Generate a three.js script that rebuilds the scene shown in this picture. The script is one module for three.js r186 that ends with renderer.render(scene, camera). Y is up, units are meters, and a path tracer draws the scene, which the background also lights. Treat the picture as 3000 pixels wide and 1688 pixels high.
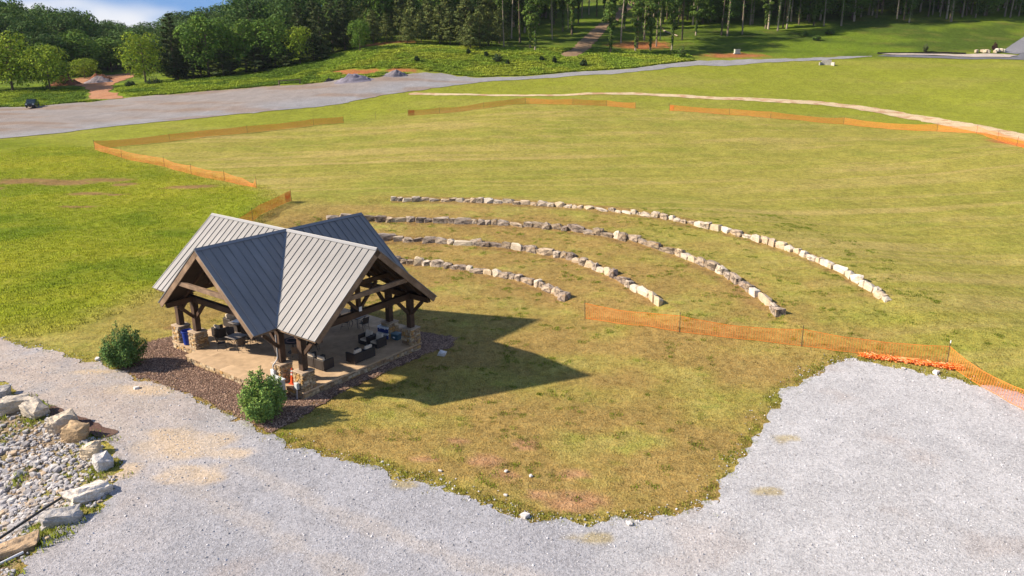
import * as THREE from 'three';
import { mergeGeometries, mergeVertices } from 'three/addons/utils/BufferGeometryUtils.js';
import { RoundedBoxGeometry } from 'three/addons/geometries/RoundedBoxGeometry.js';

// ------------------------------------------------------------ camera, sky, sun, exposure
const scene = new THREE.Scene();
const CAM = { x: 13.475, y: 17.677, z: 43.952, pitch: 0.30245, fov: 2 * Math.atan(844 / 2205.1) * 180 / Math.PI };
const camera = new THREE.PerspectiveCamera(CAM.fov, 3000 / 1688, 0.5, 4000);
camera.position.set(CAM.x, CAM.y, CAM.z);
camera.rotation.set(-CAM.pitch, 0, 0);
camera.updateMatrixWorld();

const renderer = new THREE.WebGLRenderer({ antialias: true });
renderer.toneMapping = THREE.LinearToneMapping;
renderer.toneMappingExposure = 1.98;
renderer.shadowMap.enabled = true;

const SUN_DIR = new THREE.Vector3(-0.838, 0.540, 0.035).normalize();
const sun = new THREE.DirectionalLight(new THREE.Color(1.0, 0.86, 0.70), 5);
sun.position.copy(SUN_DIR).multiplyScalar(400);
sun.castShadow = true;
sun.shadow.radius = 2.6;
sun.shadow.mapSize.set(4096, 4096);
Object.assign(sun.shadow.camera, { left: -260, right: 260, top: 260, bottom: -260, near: 1, far: 1200 });
scene.add(sun, sun.target);
// the sky: clear blue air with fair-weather cloud low down, computed as one equirectangular map
{
  const W = 1024, Hh = 512, data = new Float32Array(W * Hh * 4);
  const hsh = (i, j) => { let h = Math.imul(((i % 64) + 64) % 64, 374761393) + Math.imul(j, 668265263) | 0; h = Math.imul(h ^ (h >>> 13), 1274126177); return ((h ^ (h >>> 16)) >>> 0) / 4294967296; };
  const vn = (x, y, p) => { const i = Math.floor(x), j = Math.floor(y); let a = x - i, b = y - j; a = a * a * (3 - 2 * a); b = b * b * (3 - 2 * b); const w = k => ((k % p) + p) % p; const h = (u, v) => { let q = Math.imul(w(u) + 7 * p, 374761393) + Math.imul(v + 99, 668265263) | 0; q = Math.imul(q ^ (q >>> 13), 1274126177); return ((q ^ (q >>> 16)) >>> 0) / 4294967296; }; return (h(i, j) * (1 - a) + h(i + 1, j) * a) * (1 - b) + (h(i, j + 1) * (1 - a) + h(i + 1, j + 1) * a) * b; };
  for (let j = 0; j < Hh; j++) {
    const el = ((j + 0.5) / Hh - 0.5) * Math.PI, s = Math.max(0, Math.sin(el));
    for (let i = 0; i < W; i++) {
      const az = (i + 0.5) / W;
      const t = Math.pow(1 - s, 4.0), low = Math.pow(1 - s, 14);
      let r = 0.13 + 0.11 * t + 0.05 * low, g = 0.27 + 0.23 * t + 0.05 * low, b = 0.62 + 0.36 * t;
      const cy = el * 22; let c = 0, a = 0.5, f = 1;
      for (let o = 0; o < 5; o++) { c += a * vn(az * 28 * f, cy * f, 28 * f); a *= 0.5; f *= 2; }
      const k = Math.min(1, Math.max(0, (c - 0.50) / 0.12)) * Math.min(1, Math.max(0, el / 0.02)) * (1 - Math.min(1, Math.max(0, (el - 0.75) / 0.5)));
      r += (1.15 - r) * k * 0.9; g += (1.15 - g) * k * 0.9; b += (1.18 - b) * k * 0.9;
      const o = (j * W + i) * 4; data[o] = r; data[o + 1] = g; data[o + 2] = b; data[o + 3] = 1;
    }
  }
  const tex = new THREE.DataTexture(data, W, Hh, THREE.RGBAFormat, THREE.FloatType);
  tex.mapping = THREE.EquirectangularReflectionMapping; tex.magFilter = THREE.LinearFilter; tex.minFilter = THREE.LinearFilter; tex.needsUpdate = true;
  scene.background = tex; scene.environment = tex;
  scene.backgroundIntensity = 0.42; scene.environmentIntensity = 0.42;
}
// ------------------------------------------------------------ random numbers and noise
function rng(seed) { let s = seed >>> 0; return () => { s = (s + 0x6D2B79F5) >>> 0; let t = s; t = Math.imul(t ^ (t >>> 15), t | 1); t ^= t + Math.imul(t ^ (t >>> 7), t | 61); return ((t ^ (t >>> 14)) >>> 0) / 4294967296; }; }
function hash2(i, j) { let h = Math.imul(i, 374761393) + Math.imul(j, 668265263) | 0; h = Math.imul(h ^ (h >>> 13), 1274126177); return ((h ^ (h >>> 16)) >>> 0) / 4294967296; }
function vnoise(x, y) {
  const i = Math.floor(x), j = Math.floor(y); let fx = x - i, fy = y - j;
  fx = fx * fx * (3 - 2 * fx); fy = fy * fy * (3 - 2 * fy);
  const a = hash2(i, j), b = hash2(i + 1, j), c = hash2(i, j + 1), d = hash2(i + 1, j + 1);
  return a + (b - a) * fx + (c - a) * fy + (a - b - c + d) * fx * fy;
}
function fbm(x, y, o = 4) { let s = 0, a = 0.5, n = 0; for (let k = 0; k < o; k++) { s += a * vnoise(x, y); n += a; x = x * 2.03 + 17.3; y = y * 2.03 - 9.1; a *= 0.5; } return s / n; }
const clamp = (v, a = 0, b = 1) => v < a ? a : v > b ? b : v;
const sstep = (a, b, v) => { const t = clamp((v - a) / (b - a)); return t * t * (3 - 2 * t); };
const lerp = (a, b, t) => a + (b - a) * t;
function interp(x, X, Y) { if (x <= X[0]) return Y[0]; for (let i = 1; i < X.length; i++) if (x <= X[i]) return lerp(Y[i - 1], Y[i], (x - X[i - 1]) / (X[i] - X[i - 1])); return Y[Y.length - 1]; }
// ------------------------------------------------------------ terrain: spot heights every 20 m (x) by 10 m (z)
const SPOT = [
[0,0,0,0,0,0,0,0,0,0,0,0,0,0,0,0,0,0,0,0,0,0,0,0,0,0,0,0,0,0,0,0,0],
[0,0,0,0,0,0,0,0,0,0,0,0,0,0,0,0,0,0,0,0,0,0,0,0,0,0,0,0,0,0,0,0,0],
[0,0,0,0,0,0,0,0,0,0,0,0,0,0,0,0,0,0,0,0,0,0,0,0,0,0,0,0,0,0,0,0,0],
[0,0,0,0,0,0,0,0,0,0,0,0,0,0,0,0,0,0,0,0,0,0,0,0,0,0,0,0,0,0,0,0,0],
[0,0,0,0,0,0,0,0,0,0,0,0,0,0,0,0,0,0,0,0,0,0,0,0,0,0,0,0,0,0,0,0,0],
[0,0,0,0,0,0,0,0,0,0,0,0,0,0,0,0,0,0,0,0,0,0,0,0,0,0,0,0,0,0,0,0,0],
[0,0,0,0,0,0,0,0,0,0,0,0,0,0,0,0,0,0,0.1,0.1,0.1,0.1,0.1,0.1,0.1,0.1,0.1,0.1,0.1,0.1,0.1,0.1,0.1],
[0.3,0.3,0.3,0.3,0.3,0.3,0.3,0.3,0.3,0.3,0.3,0.3,0.3,0.3,0.4,0.5,0.5,0.5,0.6,0.6,0.6,0.6,0.6,0.6,0.6,0.6,0.6,0.6,0.6,0.6,0.6,0.6,0.6],
[0.7,0.7,0.7,0.7,0.7,0.7,0.7,0.7,0.7,0.7,0.7,0.7,0.7,0.8,0.9,1.1,1.1,1,1.2,1.2,1.2,1.2,1.2,1.2,1.2,1.2,1.2,1.2,1.2,1.2,1.2,1.2,1.2],
[1.2,1.2,1.2,1.2,1.2,1.2,1.2,1.2,1.2,1.2,1.2,1.2,1.3,1.4,1.5,1.8,1.8,1.7,1.9,2,2,2,2,2,2,2,2,2,2,2,2,2,2],
[1.7,1.7,1.7,1.7,1.7,1.7,1.7,1.7,1.7,1.7,1.7,1.7,1.8,2,2.2,2.5,2.5,2.4,2.5,2.8,2.8,2.8,2.8,2.8,2.8,2.8,2.8,2.8,2.8,2.8,2.8,2.8,2.8],
[2.2,2.2,2.2,2.2,2.2,2.2,2.2,2.2,2.2,2.2,2.2,2.3,2.4,2.6,2.8,3,3,2.9,3.1,4,4.1,4.1,4.1,4.1,4.1,4.1,4.1,4.1,4.1,4.1,4.1,4.1,4.1],
[2.7,2.7,2.7,2.7,2.7,2.7,2.7,2.7,2.7,2.7,2.7,2.8,3,3.2,3.3,3.5,3.5,3.5,3.7,4.9,5.3,5.3,5.3,5.3,5.3,5.3,5.3,5.3,5.3,5.3,5.3,5.3,5.3],
[3.1,3.1,3.1,3.1,3.1,3.1,3.1,3.1,3.1,3.1,3.2,3.4,3.6,3.8,3.8,4,4.1,4.1,4.2,4.9,5.7,6,6.1,6.1,6.1,6.1,6.1,6.1,6.1,6.1,6.1,6.1,6.1],
[3.4,3.4,3.4,3.4,3.4,3.4,3.4,3.4,3.4,3.4,3.6,3.8,4,4.2,4.3,4.7,5,4.9,4.9,4.9,6.1,6.4,6.8,6.8,6.8,6.8,6.8,6.8,6.8,6.8,6.8,6.8,6.8],
[3.6,3.6,3.6,3.6,3.6,3.6,3.6,3.6,3.6,3.6,3.9,4.1,4.4,4.7,4.9,5.4,6,5.8,5.6,5.2,6.6,7.1,7.3,7.5,7.5,7.5,7.5,7.5,7.5,7.5,7.5,7.5,7.5],
[3.7,3.7,3.7,3.7,3.7,3.7,3.7,3.7,3.7,3.9,4.1,4.4,4.8,5.4,5.5,6.1,6.9,6.6,6.5,6,6.9,7.8,8,8.1,8.2,8.2,8.2,8.2,8.2,8.2,8.2,8.2,8.2],
[3.9,3.9,3.9,3.9,3.9,3.9,3.9,3.9,3.9,4.2,4.4,4.8,5.3,6.3,6.2,6.9,7.8,7.5,7.5,7,7.5,8.8,8.9,9,9.1,9.1,9.1,9.1,9.1,9.1,9.1,9.1,9.1],
[4.1,4.1,4.1,4.1,4.1,4.1,4.1,4.1,4.3,4.6,4.8,5.5,6.3,7.4,7.5,8,8.5,8.6,8.6,8.5,8.6,10,10.2,10.3,10.4,10.4,10.4,10.4,10.4,10.4,10.4,10.4,10.4],
[4.3,4.3,4.3,4.3,4.3,4.3,4.3,4.4,4.7,5,5.4,6.2,7.3,8.4,9.1,9.3,9.5,9.9,10,10,10.1,11.1,11.6,11.6,11.7,11.7,11.7,11.7,11.7,11.7,11.7,11.7,11.7],
[4.6,4.6,4.6,4.6,4.6,4.6,4.6,4.9,5.2,5.6,6.2,7.2,8.2,9.5,11.1,11,11,11.4,11.6,11.6,11.7,12.3,12.9,13,13,13,13,13,13,13,13,13,13],
[5.5,5.5,5.5,5.5,5.5,5.5,5.5,5.9,6.4,6.8,7.6,8.6,9.4,10.8,12.8,12.6,12.5,13.1,13.2,13.1,13.3,13.6,14.2,14.3,14.3,14.3,14.4,14.4,14.4,14.4,14.4,14.4,14.4],
[6.3,6.3,6.3,6.3,6.3,6.3,6.6,7,7.5,8,8.9,9.8,10.8,12.9,15.4,15.1,14.8,14.8,14.7,14.6,14.8,15.1,15.5,15.6,15.7,15.7,15.7,15.7,15.7,15.7,15.7,15.7,15.7],
[7.2,7.2,7.2,7.2,7.2,7.2,7.6,8,8.5,9,9.7,10.7,12.1,15.2,18.3,17.9,17.4,16.9,16.5,16.2,16.4,16.7,17,17.2,17.2,17.2,17.2,17.2,17.2,17.2,17.2,17.2,17.2],
[8,8,8,8,8,8.2,8.5,8.9,9.2,9.7,10.3,11.7,13.6,17.1,20.1,19.6,19.2,18.9,18.5,18.1,18.3,18.9,19.4,19.9,19.9,19.9,19.9,19.9,19.9,19.9,19.9,19.9,19.9],
[8.8,8.8,8.8,8.8,8.8,9.1,9.4,9.7,10,10.4,10.8,12.8,15.2,18.9,21.8,21.4,21.1,21,20.9,20.6,20.9,21.6,22.2,22.6,22.8,22.8,22.8,22.8,22.8,22.8,22.8,22.8,22.8],
[9.6,9.6,9.6,9.6,9.7,10,10.2,10.4,10.7,10.9,11.6,14,17,20.8,23.5,23.3,23.1,23.2,23.2,23.2,23.5,24.4,25.1,25.5,25.7,25.7,25.7,25.7,25.7,25.7,25.7,25.7,25.7],
[10.4,10.4,10.4,10.4,10.6,10.8,10.9,11.1,11.3,11.4,12.6,15.4,18.8,22.8,25.2,25.1,25.1,25.3,25.5,25.7,26,26.9,27.8,28.1,28.4,28.4,28.4,28.4,28.4,28.4,28.4,28.4,28.4],
[11.2,11.2,11.2,11.2,11.4,11.5,11.7,11.8,11.8,11.8,13.8,16.9,20.6,24.7,26.9,26.9,27.1,27.4,27.8,28,28.4,29.1,29.9,30.4,30.7,30.8,30.8,30.8,30.8,30.8,30.8,30.8,30.8],
[12,12,12,12.1,12.2,12.2,12.3,12.4,12.2,12.2,15.1,18.4,22.5,26.7,28.7,28.8,29,29.5,30,30.4,30.8,31.4,32,32.6,33,33.3,33.3,33.3,33.3,33.3,33.3,33.3,33.3],
[12.7,12.7,12.8,12.8,12.9,12.9,13,12.9,12.6,13,16.5,20.1,24.4,28.7,30.4,30.6,31,31.6,32.2,32.7,33.2,33.7,34.2,34.7,35.2,35.7,35.7,35.7,35.7,35.7,35.7,35.7,35.7],
[13.5,13.5,13.5,13.6,13.6,13.6,13.6,13.3,13,14.2,18,21.9,26.3,30.7,32.2,32.5,32.9,33.6,34.3,34.9,35.4,35.9,36.4,36.8,37.3,37.8,38,38,38,38,38,38,38],
[14.4,14.4,14.4,14.4,14.4,14.4,14.2,13.8,13.4,15.7,19.6,23.7,28.1,32.5,33.8,34.2,34.7,35.5,36.3,36.9,37.4,37.9,38.4,38.9,39.3,39.8,40,40,40,40,40,40,40],
[15.4,15.4,15.3,15.3,15.3,15.3,14.9,14.4,14,17.3,21.2,25.4,29.7,33.9,35.1,35.8,36.6,37.4,38.2,38.9,39.4,40,40.5,41,41.4,41.8,42.1,42.1,42.1,42.1,42.1,42.1,42.1],
[16.4,16.3,16.3,16.2,16.2,16.1,15.6,15,14.9,18.9,22.9,27,31.2,35.3,36.5,37.5,38.4,39.3,40.1,40.9,41.4,42,42.5,43,43.5,43.8,44.1,44.2,44.2,44.2,44.2,44.2,44.2],
[17.3,17.3,17.2,17.2,17.1,16.9,16.2,15.5,16.4,20.5,24.5,28.6,32.7,36.6,38,39.2,40.3,41.2,42.1,42.8,43.4,44,44.5,45.1,45.6,45.8,46.1,46.3,46.3,46.3,46.3,46.3,46.3],
[18.3,18.2,18.1,18.1,18,17.5,16.7,16,18,22.1,26.2,30.2,34.2,37.9,39.4,40.8,42.1,43,44,44.8,45.4,46,46.6,47.1,47.6,47.9,48.2,48.4,48.4,48.4,48.4,48.4,48.4],
[19.2,19.1,19,19,18.8,18.1,17.2,16.4,19.6,23.7,27.8,31.8,35.7,39.2,40.9,42.5,43.9,44.9,45.9,46.8,47.4,48,48.6,49.1,49.7,50,50.2,50.4,50.4,50.4,50.4,50.4,50.4],
[20.1,20,19.9,19.8,19.5,18.6,17.7,17.2,21.2,25.4,29.5,33.3,37.2,40.5,42.4,44.2,45.8,46.8,47.8,48.8,49.4,50,50.6,51.2,51.7,52.2,52.3,52.4,52.5,52.5,52.5,52.5,52.5],
[21,20.9,20.8,20.7,20.1,19.1,18.1,18.6,22.8,27,31,34.8,38.6,41.8,43.9,45.9,47.6,48.7,49.7,50.7,51.4,52,52.6,53.2,53.7,54.3,54.4,54.5,54.6,54.6,54.6,54.6,54.6],
[21.9,21.8,21.7,21.6,20.6,19.6,18.5,20.3,24.5,28.7,32.6,36.3,40.1,43.2,45.4,47.6,49.4,50.5,51.6,52.7,53.4,54,54.6,55.2,55.8,56.3,56.5,56.6,56.7,56.7,56.7,56.7,56.7],
[22.8,22.7,22.6,22.2,21.1,20,18.9,21.9,26.1,30.4,34.2,37.8,41.5,44.5,46.9,49.3,51.3,52.4,53.5,54.6,55.4,56,56.7,57.2,57.8,58.4,58.7,58.7,58.7,58.7,58.7,58.7,58.7],
[23.6,23.4,23.3,22.6,21.5,20.3,19.5,23.4,27.6,31.9,35.5,39.2,42.8,45.8,48.2,50.7,52.7,53.9,55,56.2,56.9,57.6,58.3,58.8,59.4,60,60.4,60.4,60.4,60.4,60.4,60.4,60.4],
[24.2,24,23.8,22.8,21.6,20.4,20.6,24.7,28.9,33,36.6,40.3,43.9,46.7,49.2,51.6,53.6,54.8,55.9,57,57.8,58.5,59.2,59.8,60.3,60.9,61.4,61.4,61.4,61.4,61.4,61.4,61.4],
[24.7,24.5,24.1,22.9,21.8,20.6,21.9,26,30.1,34.1,37.7,41.3,45,47.7,50.1,52.5,54.5,55.6,56.8,57.9,58.7,59.5,60.2,60.8,61.3,61.8,62.3,62.4,62.4,62.4,62.4,62.4,62.4],
[25.2,25,24.3,23.1,21.9,20.7,23.2,27.3,31.3,35.2,38.8,42.4,46.1,48.7,51.1,53.4,55.4,56.5,57.6,58.7,59.6,60.4,61.2,61.8,62.3,62.7,63.2,63.4,63.4,63.4,63.4,63.4,63.4],
[25.7,25.5,24.4,23.2,22,21,24.5,28.5,32.5,36.3,39.9,43.5,47.1,49.6,52,54.4,56.3,57.4,58.5,59.6,60.5,61.3,62.1,62.9,63.3,63.7,64.1,64.4,64.4,64.4,64.4,64.4,64.4],
[26.2,25.8,24.6,23.4,22.1,21.9,25.8,29.7,33.7,37.4,41,44.6,48.2,50.6,52.9,55.3,57.2,58.3,59.4,60.5,61.4,62.2,63.1,63.9,64.3,64.6,65,65.4,65.4,65.4,65.4,65.4,65.4],
[26.7,25.9,24.7,23.5,22.3,23.2,27.1,30.9,34.8,38.5,42.1,45.7,49.2,51.6,53.9,56.2,58.1,59.2,60.2,61.3,62.3,63.2,64,64.8,65.3,65.6,66,66.3,66.4,66.4,66.4,66.4,66.4],
[27.1,26.1,24.8,23.6,22.4,24.5,28.3,32.1,35.9,39.5,43.2,46.8,50.2,52.5,54.8,57.1,59,60.1,61.1,62.2,63.2,64.1,64.9,65.8,66.3,66.6,66.9,67.2,67.4,67.4,67.4,67.4,67.4],
[27.5,26.2,25,23.7,22.6,25.8,29.5,33.3,37,40.6,44.3,47.9,51.2,53.5,55.8,58,59.9,60.9,62,63,64.1,65,65.8,66.7,67.4,67.6,67.9,68.2,68.4,68.4,68.4,68.4,68.4],
[27.6,26.4,25.1,23.8,23.3,27,30.7,34.4,38.1,41.7,45.4,49,52.2,54.4,56.7,58.9,60.8,61.8,62.9,63.9,64.9,65.9,66.8,67.7,68.4,68.6,68.9,69.1,69.4,69.4,69.4,69.4,69.4],
[27.7,26.5,25.2,23.9,24.6,28.2,31.9,35.5,39.2,42.8,46.4,50.1,53.2,55.4,57.6,59.9,61.7,62.7,63.8,64.8,65.8,66.7,67.7,68.6,69.4,69.7,69.9,70.1,70.3,70.4,70.4,70.4,70.4]];
const SX0 = -300, SDX = 20, SZ0 = 60, SDZ = -10, SNX = SPOT[0].length, SNZ = SPOT.length;
function cr(a, b, c, d, t) { return b + 0.5 * t * (c - a + t * (2 * a - 5 * b + 4 * c - d + t * (3 * (b - c) + d - a))); }
function spotHeight(x, z) {
  const gx = clamp((x - SX0) / SDX, 0, SNX - 1.001), gz = clamp((z - SZ0) / SDZ, 0, SNZ - 1.001);
  const i = Math.floor(gx), j = Math.floor(gz), tx = gx - i, tz = gz - j, r = [];
  for (let b = -1; b < 3; b++) {
    const row = SPOT[clamp(j + b, 0, SNZ - 1)];
    r.push(cr(row[clamp(i - 1, 0, SNX - 1)], row[i], row[clamp(i + 1, 0, SNX - 1)], row[clamp(i + 2, 0, SNX - 1)], tx));
  }
  return cr(r[0], r[1], r[2], r[3], tz);
}
// the amphitheatre: four curved boulder steps about a centre near the pavilion, nearest step first
const AMPH = { x: 4, z: -4 };
const STEPS = [
  { phi: [-14, -1.6, 7.2, 15.9, 24.6, 33.3, 42.0, 50.8, 59.5, 68.2], r: [16.4, 15.87, 15.3, 14.83, 14.52, 14.4, 14.45, 14.57, 14.63, 14.4], b: 0.05 },
  { phi: [-18, -7.4, 3.9, 15.1, 26.3, 37.5, 48.8, 60.0, 71.2, 82.4], r: [22.0, 21.26, 20.37, 20.17, 20.22, 20.24, 20.11, 19.89, 19.79, 20.19], b: 0.8 },
  { phi: [-19.1, -5.5, 8.1, 21.8, 35.4, 49.0, 62.7, 76.3, 89.9], r: [28.03, 25.77, 25.26, 25.64, 26.29, 26.83, 27.1, 27.18, 27.37], b: 1.6 },
  { phi: [-6.4, 5.3, 17.1, 28.8, 40.5, 52.2, 63.9, 75.7, 87.4], r: [32.77, 32.24, 32.21, 32.63, 33.36, 34.24, 35.05, 35.51, 35.29], b: 2.4 },
];
const stepFall = phi => interp(phi, [45, 95], [1, 0.5]);
function amphHeight(r, phi) {
  const g = stepFall(phi);
  const rr = STEPS.map(s => interp(phi, s.phi, s.r));
  const X = [rr[0] - 5], Y = [0];
  STEPS.forEach((s, k) => {
    const e = sstep(s.phi[0] - 14, s.phi[0], phi) * (1 - sstep(s.phi[s.phi.length - 1], s.phi[s.phi.length - 1] + 14, phi));
    const w = lerp(2.2, 0.22, e);
    X.push(rr[k] - w, rr[k] + w); Y.push(s.b * g, s.b * g + 0.4 * g);
  });
  return interp(r, X, Y);
}
// line of the drainage ditch at the road (two points, ground falls away on the left of it)
const DITCH = [[-3.4, 26], [-4.3, 20.5], [-3.9, 18.4], [-3.3, 16.8], [-3.6, 15.2], [-4.5, 13.9], [-6, 12], [-8, 10.4], [-10, 9.2], [-12.8, 7.2], [-15.5, 5.4], [-22, 1.5]];
function ditchDist(x, z) { // metres into the ditch side
  let best = 1e9, sgn = -1;
  for (let i = 0; i + 1 < DITCH.length; i++) {
    const [ax, az] = DITCH[i], [bx, bz] = DITCH[i + 1], dx = bx - ax, dz = bz - az;
    const t = clamp(((x - ax) * dx + (z - az) * dz) / (dx * dx + dz * dz), i ? 0 : -4, i === DITCH.length - 2 ? 4 : 1);
    const px = ax + dx * t, pz = az + dz * t, d = Math.hypot(x - px, z - pz);
    if (d < best) { best = d; sgn = (dx * (z - az) - dz * (x - ax)) > 0 ? -1 : 1; }
  }
  return best * sgn;
}
function H(x, z) {
  const pd = Math.hypot(x, z);
  let b = spotHeight(x, z) * sstep(8, 18, pd);
  const dx = x - AMPH.x, dz = z - AMPH.z, r = Math.hypot(dx, dz);
  if (r < 60) {
    const phi = Math.atan2(dx, -dz) * 180 / Math.PI;
    const rr1 = interp(phi, STEPS[3].phi, STEPS[3].r);
    const m = sstep(-42, -24, phi) * (1 - sstep(90, 114, phi)) * (1 - sstep(rr1 + 2, rr1 + 18, r));
    if (m > 0) b = lerp(b, amphHeight(r, phi), m);
  }
  const dd = ditchDist(x, z);
  if (dd > 0 && dd < 60) b -= 1.7 * sstep(0, 5.5, dd) * 1.0;
  const far = sstep(20, 80, pd);
  b += (fbm(x * 0.09 + 5, z * 0.09, 3) - 0.5) * lerp(0.0, 0.55, far) + (fbm(x * 0.5, z * 0.5, 2) - 0.5) * 0.05 * sstep(8, 14, pd);
  return b;
}
// ------------------------------------------------------------ naming and grouping helpers
const taken = new Map();
function numbered(name) { const n = taken.get(name) || 0; taken.set(name, n + 1); return n ? name + '_' + String(n).padStart(3, '0') : name; }
function shade(o) { o.traverse(m => { if (m.isMesh) { m.castShadow = true; m.receiveShadow = true; } }); return o; }
function tag(o, label, category, group) { o.userData.label = label; o.userData.category = category; if (group) o.userData.group = group; return o; }
function thing(name, label, category, x = 0, y = 0, z = 0, turn = 0, group) {
  const o = new THREE.Group(); o.name = numbered(name); o.position.set(x, y, z); o.rotation.y = turn; scene.add(o);
  return tag(o, label, category, group);
}
function part(parent, name, geo, m, x = 0, y = 0, z = 0) { const o = new THREE.Mesh(geo, m); o.name = name; o.position.set(x, y, z); parent.add(o); o.castShadow = o.receiveShadow = true; return o; }
function single(name, geo, m, label, category, group) { const o = new THREE.Mesh(geo, m); o.name = numbered(name); o.castShadow = o.receiveShadow = true; scene.add(o); return tag(o, label, category, group); }
function structure(name, geo, m) { const o = new THREE.Mesh(geo, m); o.name = numbered(name); o.castShadow = o.receiveShadow = true; o.userData.kind = 'structure'; scene.add(o); return o; }
function copyOf(root, x, y, z, turn, label, group) { const r = root.clone(); r.name = numbered(root.name.replace(/_\d{3}$/, '')); r.position.set(x, y, z); r.rotation.set(0, turn, 0); r.userData = { ...root.userData }; scene.add(r); if (label) r.userData.label = label; if (group) r.userData.group = group; return r; }
// geometry helpers
const bx = (w, h, d, x = 0, y = 0, z = 0) => { const g = new THREE.BoxGeometry(w, h, d); g.translate(x, y, z); return g; };
const rbx = (w, h, d, r, x = 0, y = 0, z = 0, s = 2) => { const g = new RoundedBoxGeometry(w, h, d, s, r); g.translate(x, y, z); return g; };
const cyl = (r0, r1, h, n = 12, x = 0, y = 0, z = 0) => { const g = new THREE.CylinderGeometry(r0, r1, h, n); g.translate(x, y, z); return g; };
const V3 = (x, y, z) => new THREE.Vector3(x, y, z);
function beam(a, b, w, h, roll = 0) { // squared timber from a to b, w wide, h deep, uv along the grain in metres
  const L = a.distanceTo(b), g = new THREE.BoxGeometry(L, h, w);
  const p = g.attributes.position, n = g.attributes.normal, uv = g.attributes.uv;
  for (let i = 0; i < p.count; i++) { const nx = Math.abs(n.getX(i)), ny = Math.abs(n.getY(i)); if (nx > 0.5) uv.setXY(i, p.getY(i), p.getZ(i)); else if (ny > 0.5) uv.setXY(i, p.getX(i) + a.x * 3.1, p.getZ(i) + a.z); else uv.setXY(i, p.getX(i) + a.x * 3.1 + 5, p.getY(i) + a.y); }
  const d = b.clone().sub(a).normalize(); let up = Math.abs(d.y) > 0.98 ? V3(1, 0, 0) : V3(0, 1, 0);
  const side = d.clone().cross(up).normalize(); up = side.clone().cross(d).normalize();
  const m = new THREE.Matrix4().makeBasis(d, up, side); if (roll) g.rotateX(roll);
  g.applyMatrix4(m); const c = a.clone().add(b).multiplyScalar(0.5); g.translate(c.x, c.y, c.z); return g;
}
function tube(points, r, seg = 24, rad = 8, closed = false) { return new THREE.TubeGeometry(new THREE.CatmullRomCurve3(points, closed, 'catmullrom', 0.3), seg, r, rad, closed); }
function bag() { return { p: [], n: [], c: [], uv: [] }; }
function quad(b, A, B, C, D, col) { // flat quad with its own normal
  const ux = B[0] - A[0], uy = B[1] - A[1], uz = B[2] - A[2], vx = D[0] - A[0], vy = D[1] - A[1], vz = D[2] - A[2];
  let nx = uy * vz - uz * vy, ny = uz * vx - ux * vz, nz = ux * vy - uy * vx; const l = Math.hypot(nx, ny, nz) || 1; nx /= l; ny /= l; nz /= l;
  for (const P of [A, B, C, A, C, D]) { b.p.push(P[0], P[1], P[2]); b.n.push(nx, ny, nz); if (col) b.c.push(col[0], col[1], col[2]); }
}
function bagGeo(b) { const g = new THREE.BufferGeometry(); g.setAttribute('position', new THREE.Float32BufferAttribute(b.p, 3)); g.setAttribute('normal', new THREE.Float32BufferAttribute(b.n, 3)); if (b.c.length) g.setAttribute('color', new THREE.Float32BufferAttribute(b.c, 3)); if (b.uv.length) g.setAttribute('uv', new THREE.Float32BufferAttribute(b.uv, 2)); return g; }
// polygon helpers (x, z)
function polyDist(P, x, z) { // signed: positive inside
  let d2 = 1e18, inside = false;
  for (let i = 0, j = P.length - 1; i < P.length; j = i++) {
    const ax = P[j][0], az = P[j][1], ex = P[i][0] - ax, ez = P[i][1] - az;
    const t = clamp(((x - ax) * ex + (z - az) * ez) / (ex * ex + ez * ez || 1));
    const qx = x - ax - ex * t, qz = z - az - ez * t; d2 = Math.min(d2, qx * qx + qz * qz);
    if ((P[i][1] > z) !== (az > z) && x < (ax - P[i][0]) * (z - P[i][1]) / (az - P[i][1]) + P[i][0]) inside = !inside;
  }
  return inside ? Math.sqrt(d2) : -Math.sqrt(d2);
}
function lineDist(P, x, z) { let d = 1e9; for (let i = 0; i + 1 < P.length; i++) { const ax = P[i][0], az = P[i][1], ex = P[i + 1][0] - ax, ez = P[i + 1][1] - az; const t = clamp(((x - ax) * ex + (z - az) * ez) / (ex * ex + ez * ez)); d = Math.min(d, Math.hypot(x - ax - ex * t, z - az - ez * t)); } return d; }
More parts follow.
